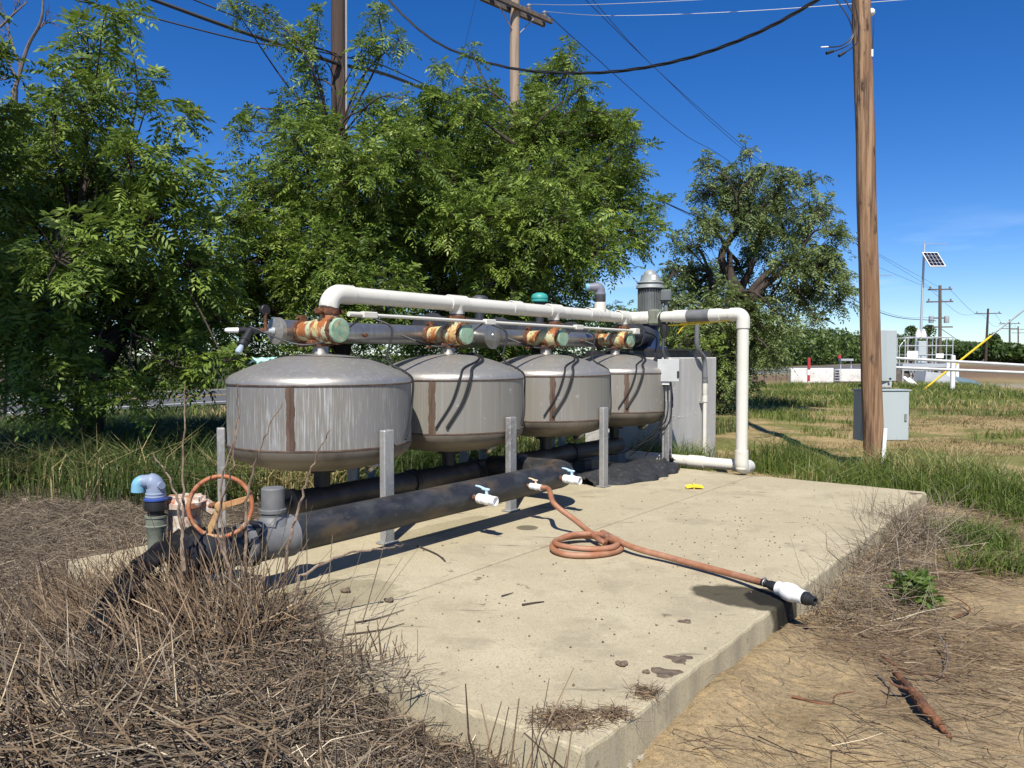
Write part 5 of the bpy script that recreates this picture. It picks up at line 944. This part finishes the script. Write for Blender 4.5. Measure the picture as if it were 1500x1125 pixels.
# thatch: flattened straw over the lower left
def sticks(P, D, L, w, r, lift=.0):
    D = unit(D); N = len(P); a = unit(np.cross(D, r.normal(0, 1, (N, 3)))); e = np.cross(D, a); Q = []
    bend = r.normal(0, .17, (N, 3))*L[:, None]; m = P + D*L[:, None]*.5 + bend*.5; t = P + D*L[:, None]
    for p, q, k0, k1 in ((P, m, 1., .9), (m, t, .9, .5)):
        for n1_, n2_ in ((a, -a*.5 + e*.86), (-a*.5 + e*.86, -a*.5 - e*.86), (-a*.5 - e*.86, a)):
            w0, w1 = (w*k0*.5)[:, None], (w*k1*.5)[:, None]; Q.append(np.stack([p + n1_*w0, p + n2_*w0, q + n2_*w1, q + n1_*w1], 1))
    return np.concatenate(Q), 6
def straw(name, P, D, L, w, m, r, v0=0, v1=1, edge=False):
    if edge:
        u_, v_ = uv_of(P[:, 0], P[:, 1]); low = np.clip((1.86 - u_)/.55, .16, 1); low = np.where((v_ > 2.75) & (u_ < 2.1), np.maximum(low, .75), low); k_ = u_ < np.where((v_ > 2.3) & (v_ < 3.4), 2.3, 1.95); D = D.copy(); D[:, 2] *= low; D = unit(D); P, D, L, w, low = P[k_], D[k_], L[k_], w[k_], low[k_]; L = L*np.maximum(low, .45); P = P.copy(); P[:, 2] -= .05*(1 - low)
    Q, k = sticks(P, D, L, w, r); va = np.tile(np.clip(r.beta(1.05, 1.5, len(P))*(v1 - v0) + v0, 0, 1), k); print(name, len(P)); return tag(quads(name, Q, m, None, va), kind='stuff')
def fl(x, y):
    u, v = uv_of(x, y); edge = 1.93 + .05*(vnoise(x, y, 3, 51) - .5)*2 + .34*np.exp(-((v - 2.95)/.36)**2)
    return (((u < edge) | ((v > 4.85) & (x < -1.0) & (y < 7.6))) & (v > .95 + .3*(vnoise(x, y, 2, 52) - .5) - .9*np.clip((1.6 - u)/2, 0, 1)) & (v < 9.5))*np.where(v > 5.0, .8, 1)
def top_z(x, y): return np.where(onpad(x, y), SLAB + .004, ground_z(x, y))
P = scatter(190000, -6.5, .9, 1.9, 7.8, fl, r); P[:, 2] = top_z(P[:, 0], P[:, 1]) + r.uniform(0, .05, len(P)); az = r.uniform(0, 6.28, len(P)); el = r.normal(.08, .22, len(P))
D = np.stack([np.cos(az)*np.cos(el), np.sin(az)*np.cos(el), np.sin(el)], 1); straw("thatch", P, D, r.uniform(.04, .17, len(P)), r.uniform(.0015, .0042, len(P)), M['straw'], r)
# leaning canes combed over toward the lower left, in heaps
K = 5200; hx, hy = [], []
cen = [(-1.2, 3.0, .42, .36, 2900), (-.95, 3.25, .18, .2, 500), (-1.9, 2.9, .5, .35, 1600), (-.82, 2.75, .2, .22, 700), (-2.3, 4.2, .9, .7, 350), (-1.2, 2.35, .7, .3, 2400), (-.1, 2.2, .2, .15, 260)]
PP = np.concatenate([np.stack([r.normal(a, b_, n_), r.normal(c_, d_, n_)], 1) for a, c_, b_, d_, n_ in cen]); k = fl(PP[:, 0], PP[:, 1]) > 0; PP = PP[k]
P = np.concatenate([PP, top_z(PP[:, 0], PP[:, 1])[:, None] + r.uniform(-.02, .07, (len(PP), 1))], 1); an = 6*vnoise(P[:, 0], P[:, 1], 3.2, 61) - 1.2; D = unit(np.stack([-.25 + .55*np.cos(an), -.25 + .45*np.sin(an), np.full(len(P), .5)], 1) + r.normal(0, .34, (len(P), 3))); D[:, 2] = np.abs(D[:, 2])*np.where((P[:, 0] > -.7) | (P[:, 1] < 2.6), .35, .9)
flip = r.uniform(0, 1, len(P)) < .12; D[flip, 0] *= -1
straw("dead_canes", P, D, r.uniform(.12, .46, len(P)), r.uniform(.0025, .0075, len(P)), M['straw'], r, .0, 1, True)
# upright dead canes round the handwheel
n_ = 620; x, y = r.normal(-1.3, .26, n_), r.normal(3.3, .22, n_); k = (uv_of(x, y)[0] < 2.35); x, y = x[k], y[k]; P = np.stack([x, y, top_z(x, y) - .02], 1); D = unit(np.array([0, 0, 1.]) + r.normal(0, .42, (len(P), 3)))
straw("dead_canes", P, D, r.uniform(.15, .46, len(P)), r.uniform(.003, .008, len(P)), M['straw_tan'], r, .0, .9, True)
n_ = 1500; x, y = r.normal(-1.45, .7, n_), r.normal(2.75, .5, n_); k = fl(x, y) > 0; x, y = x[k], y[k]; P = np.stack([x, y, top_z(x, y) + r.uniform(.02, .16, len(x))], 1); D = unit(np.array([-.35, -.4, .35]) + r.normal(0, .5, (len(P), 3))); D[:, 2] *= .7
straw("broad_straw", P, D, r.uniform(.12, .42, len(P)), r.uniform(.004, .0085, len(P)), M['straw_tan'], r, .35, 1, True)
n_ = 1700; x, y = r.normal(-1.5, .30, n_), r.normal(3.30, .19, n_); k = uv_of(x, y)[0] < 1.95; x, y = x[k], y[k]; an = 5*vnoise(x, y, 3.4, 63); D = unit(np.stack([-.12 + .5*np.cos(an), -.2 + .4*np.sin(an), np.full(len(x), .75)], 1) + r.normal(0, .25, (len(x), 3)))
P = np.stack([x, y, ground_z(x, y) + r.uniform(-.02, .12, len(x))], 1); straw("dead_canes", P, D, r.uniform(.14, .44, len(P)), r.uniform(.003, .008, len(P)), M['straw_tan'], r, .0, 1)
n_ = 60; x, y = r.normal(-1.35, .3, n_), r.normal(3.42, .16, n_); P = np.stack([x, y, ground_z(x, y)], 1); D = unit(np.array([.05, 0, 1.]) + r.normal(0, .3, (n_, 3))); straw("dead_canes", P, D, r.uniform(.4, .75, n_), r.uniform(.003, .0065, n_), M['straw'], r, .2, .9)
for (cx, cy, n_) in ((-2.2, 2.95, 70), (-2.45, 3.05, 50), (-.55, 3.0, 60), (-.02, 2.3, 14), (.12, 2.14, 16)):
    P = np.stack([r.normal(cx, .09, n_), r.normal(cy, .07, n_), np.zeros(n_)], 1); P[:, 2] = ground_z(P[:, 0], P[:, 1]); D = unit(np.array([0, 0, 1.]) + r.normal(0, .3, (n_, 3))); straw("dead_canes", P, D, r.uniform(.15, .38, n_), r.uniform(.004, .009, n_), M['straw_tan'], r, .1, .9)
# straw litter along the right side of the pad
def fr(x, y): u, v = uv_of(x, y); return np.clip((vnoise(x, y, 2.4, 55) - .12)*2.0, 0, 1)*((v < 1.2) & (v > -.05 - .35*vnoise(x, y, 2, 56)) & (u > 2.3) & (u < 7.7))*np.where(u < 3.6, .35, 1)
P = scatter(19000, .2, 4.6, 1.9, 7.2, fr, r); P[:, 2] = ground_z(P[:, 0], P[:, 1]) + r.uniform(0, .04, len(P)); az = r.normal(-.7, .55, len(P)); el = r.normal(.06, .16, len(P)); D = np.stack([np.cos(az)*np.cos(el), np.sin(az)*np.cos(el), np.sin(el)], 1)
straw("straw_litter", P, D, r.uniform(.06, .26, len(P)), r.uniform(.0018, .0046, len(P)), M['straw_tan'], r)
for (px, py, s_, n_) in ((1310, 800, .22, 1200), (1272, 850, .2, 500), (1350, 775, .2, 350), (1240, 895, .22, 400)):
    g = G(px, py); P = np.stack([r.normal(g[0], s_, n_), r.normal(g[1], s_*.8, n_), np.zeros(n_)], 1); P = P[~onpad(P[:, 0], P[:, 1])]; P[:, 2] = ground_z(P[:, 0], P[:, 1]) + r.uniform(0, .12, len(P)); D = unit(np.array([0, 0, .12]) + r.normal(0, .6, (len(P), 3))*np.array([1, 1, .6])); straw("straw_litter", P, D, r.uniform(.10, .36, len(P)), r.uniform(.002, .005, len(P)), M['straw'], r, .2, 1)
P = scatter(5000, .0, 8, 1.7, 8, lambda x, y: (uv_of(x, y)[1] < 1.2)*(vnoise(x, y, 1.5, 58)*.9), r); P[:, 2] = ground_z(P[:, 0], P[:, 1]) + .004; az = r.uniform(0, 6.28, len(P)); D = np.stack([np.cos(az), np.sin(az), r.normal(0, .08, len(P))], 1); straw("straw_litter", P, D, r.uniform(.02, .13, len(P)), r.uniform(.0012, .003, len(P)), M['straw'], r)
n_ = 900; q_ = r.uniform(0, 1, n_); g = np.where(q_[:, None] < .62, G(828, 1056, SLAB), np.where(q_[:, None] < .82, G(900, 1050, SLAB), G(945, 1018, SLAB))); sd = np.where(q_ < .62, .055, .028); P = np.stack([r.normal(g[:, 0], sd), r.normal(g[:, 1], sd*.7), SLAB + r.uniform(.0, .022, n_)], 1); P = P[onpad(P[:, 0], P[:, 1])]; n_ = len(P); D = unit(r.normal(0, 1, (n_, 3))*np.array([1, 1, .22])); straw("straw_litter", P, D, r.uniform(.02, .07, n_), r.uniform(.0012, .003, n_), M['straw_tan'], r)
# dry upright stems poking over the pad edge
n_ = 46; g = G(1285, 790); P = np.stack([r.normal(g[0], .1, n_), r.normal(g[1], .09, n_), np.zeros(n_)], 1); D = unit(np.array([-.1, 0, 1.]) + r.normal(0, .38, (n_, 3))); straw("straw_litter", P, D, r.uniform(.2, .5, n_), r.uniform(.002, .004, n_), M['straw'], r, .1, .6)
# individual tall dead stems
stems = [((330, 800, 3.5), (322, 720, 3.5), (345, 640, 3.45), (348, 560, 3.4), "pale crooked dead stem rising across the lime streaked tank"), ((360, 820, 3.4), (362, 735, 3.4), (385, 650, 3.35), (412, 590, 3.3), "dead stem beside the handwheel leaning right"), ((420, 810, 3.6), (440, 735, 3.6), (462, 670, 3.55), (486, 628, 3.5), "dead stem leaning over the black pipe end"), ((268, 830, 3.4), (268, 740, 3.4), (269, 650, 3.4), (270, 562, 3.4), "tallest straight dead stem left of the handwheel"), ((268, 800, 3.3), (262, 740, 3.3), (246, 700, 3.3), (225, 665, 3.3), "dark dead stem bending left past the vent"), ((340, 840, 3.3), (318, 770, 3.3), (338, 690, 3.2), (352, 600, 3.2), "thin dead stem crossing the handwheel"), ((430, 850, 3.3), (500, 815, 3.4), (560, 803, 3.5), (590, 800, 3.55), "long pale dead twig lying along the pipe shadow")]
for *p, lab in stems:
    P = bez([AT(*q) for q in p], 8); P[0] = P[0] - ZD*.1; o = MB(); o.tube([q + rng.normal(0, .004, 3) for q in P], list(np.linspace(.0075, .0022, len(P))), 6); tag(o.build("dry_stalk", mat('dead_stem_bark', (.27, .20, .14), .9, 0, [((.14, .09, .06), 30, .45, .6)]) if 'mstem' not in M else M['mstem']), lab, "dead stem", "tall dead stems at the pad corner")
# green weeds
def weed(px, py, n_, h, s_, lab):
    g = G(px, py); t = thing("weed", g, lab, "weed"); P = np.stack([r.normal(g[0], s_, n_), r.normal(g[1], s_, n_), np.zeros(n_)], 1); P[:, 2] = ground_z(P[:, 0], P[:, 1]) + r.uniform(0, h*.7, n_)
    D = unit(r.normal(0, .55, (n_, 3)) + np.array([0, 0, 1.1])); V = leaves(P, D, np.full(n_, h*.75), 7, .25, .16, .5, r); quads("foliage", V, M['weed'], t, r.uniform(0, 1, len(V)))
weed(1339, 884, 70, .17, .035, "small leafy green weed growing in the straw beside the pad"); weed(160, 945, 26, .12, .06, "small green weed beside the trailing black plastic")
# ------------------------------------------------------------------ small things on the pad and the dirt
def clod(px, py, s, lab, flat=.6, name="dirt_clod", m=None, z=SLAB):
    c = G(px, py, z); rr = np.random.default_rng(int(px)); b = MB(); vs, fs = [], []; nu, nv = 14, 9
    for j in range(nv):
        for i in range(nu):
            th, ph = 2*math.pi*i/nu, math.pi*j/(nv - 1); k = 1 + .25*math.sin(3*th + px)*math.sin(ph) + rr.uniform(-.13, .13)*(0 < j < nv - 1); vs.append(c + np.array([math.sin(ph)*math.cos(th)*s*k*1.15, math.sin(ph)*math.sin(th)*s*k*.9, s*flat*(1 - math.cos(ph)*1.0)*k*.9 - s*.05]))
    for j in range(nv - 1):
        for i in range(nu): fs.append((j*nu + i, j*nu + (i + 1) % nu, (j + 1)*nu + (i + 1) % nu, (j + 1)*nu + i))
    b.add(vs, fs); return tag(b.build(name, m or M['clod']), lab, "dirt clod" if name == "dirt_clod" else name, "dried clods on the pad" if name == "dirt_clod" else None)
clod(507, 868, .022, "round dark clod nearest the black pipe shadow"); clod(570, 882, .019, "round clod on the pad joint"); clod(441, 872, .022, "clod at the edge of the dead stalks")
clod(975, 985, .05, "largest flattened mud smear near the front pad edge", .06); clod(993, 965, .045, "long flat mud smear just behind the largest one", .05); clod(911, 975, .02, "grey crumbling clod left of the mud smears", .5); clod(947, 986, .012, "tiny dark clod between the grey clod and mud smear", .6); clod(1004, 911, .024, "dark flat mud spot in the middle of the front pad half", .2)
clod(828, 1058, .06, "large straw filled mud lump at the front pad corner", .13, m=mat('straw_filled_mud', (.24, .185, .12), .95, 0, [((.13, .095, .06), 35, .45, .6)], (60, .8, .01))); clod(1340, 723, .05, "flat dark spot of mud on the far right pad corner", .06)
def twig(pts, rr, lab, z=SLAB, m=None):
    P = bez([G(px, py, z + .006 + (q[0] if q else 0)) for px, py, *q in pts], 8); tag(MB().tube(P, list(np.linspace(rr, rr*.4, len(P))), 7).build("twig", m or M['bark']), lab, "twig", "twigs lying on the pad")
twig([(765, 886), (782, 883), (797, 881)], .006, "short dark twig lying alone on the pad middle"); twig([(612, 800), (640, 812), (652, 822), (648, 816)], .006, "hooked dark twig in front of the black pipe"); twig([(735, 873), (745, 870), (752, 868)], .004, "tiny twig beside the short dark twig")
twig([(520, 912), (555, 905), (592, 893)], .004, "thin dark twig reaching out of the dead stalks"); twig([(505, 930), (560, 922), (592, 913)], .004, "lower thin twig reaching out of the dead stalks")
for (px, py) in ((1075, 770), (1090, 772), (1060, 765), (1046, 762), (1215, 745), (1030, 790), (1065, 795), (1120, 785), (880, 700), (1145, 700), (860, 865)):
    pass
b = MB()
for k in range(260):
    q = G(random.gauss(1070, 70), random.gauss(790, 40), SLAB) if k < 120 else G(random.uniform(560, 1200), random.uniform(740, 1020), SLAB); u_, v_ = uv_of(q[0], q[1])
    if U0 + .05 < u_ < U1 - .05 and V0 + .03 < v_ < V1: pebble(b, q + ZD*.002, random.uniform(.002, .008))
tag(b.build("crumbs", M['clod'], None, False), kind='stuff')
sp0 = [(1310, 985), (1330, 1005), (1352, 1035), (1375, 1060), (1393, 1080)]
P = bez([G(px, py, .03 + .02*math.sin(i)) for i, (px, py) in enumerate(sp0)], 8); b = MB(); b.tube([p + rng.normal(0, .003, 3) for p in P], list(np.linspace(.011, .02, 17)) + list(np.linspace(.02, .006, len(P) - 17)), 9); b.tube(bez([G(1338, 1012, .04), G(1310, 1003, .07), G(1300, 992, .09)], 6), list(np.linspace(.008, .003, 13)), 6); tag(b.build("broken_branch", M['stick']), "red brown broken branch lying on the bare dirt", "branch")
for k, (pp, lab) in enumerate((([(1290, 960), (1330, 985), (1370, 988), (1392, 1000)], "thin dark stick above the broken branch"), ([(1375, 930), (1388, 955), (1382, 985), (1360, 995)], "curved dark stick right of the straw"), ([(1160, 1020), (1215, 1032), (1225, 1018), (1260, 1012)], "thin grey stick left of the broken branch"), ([(1285, 985), (1300, 1005), (1320, 1030)], "short dark stick beside the broken branch"), ([(1395, 905), (1420, 895), (1415, 885), (1390, 870)], "bent grey stick near the leafy weed"))):
    P = bez([G(px, py, .02 + .015*math.sin(i + k)) for i, (px, py) in enumerate(pp)], 7); tag(MB().tube(P, list(np.linspace(.0055, .002, len(P))), 6).build("dry_stick", M['bark_grey'] if k % 2 else M['stick']), lab, "stick", "sticks on the dirt")
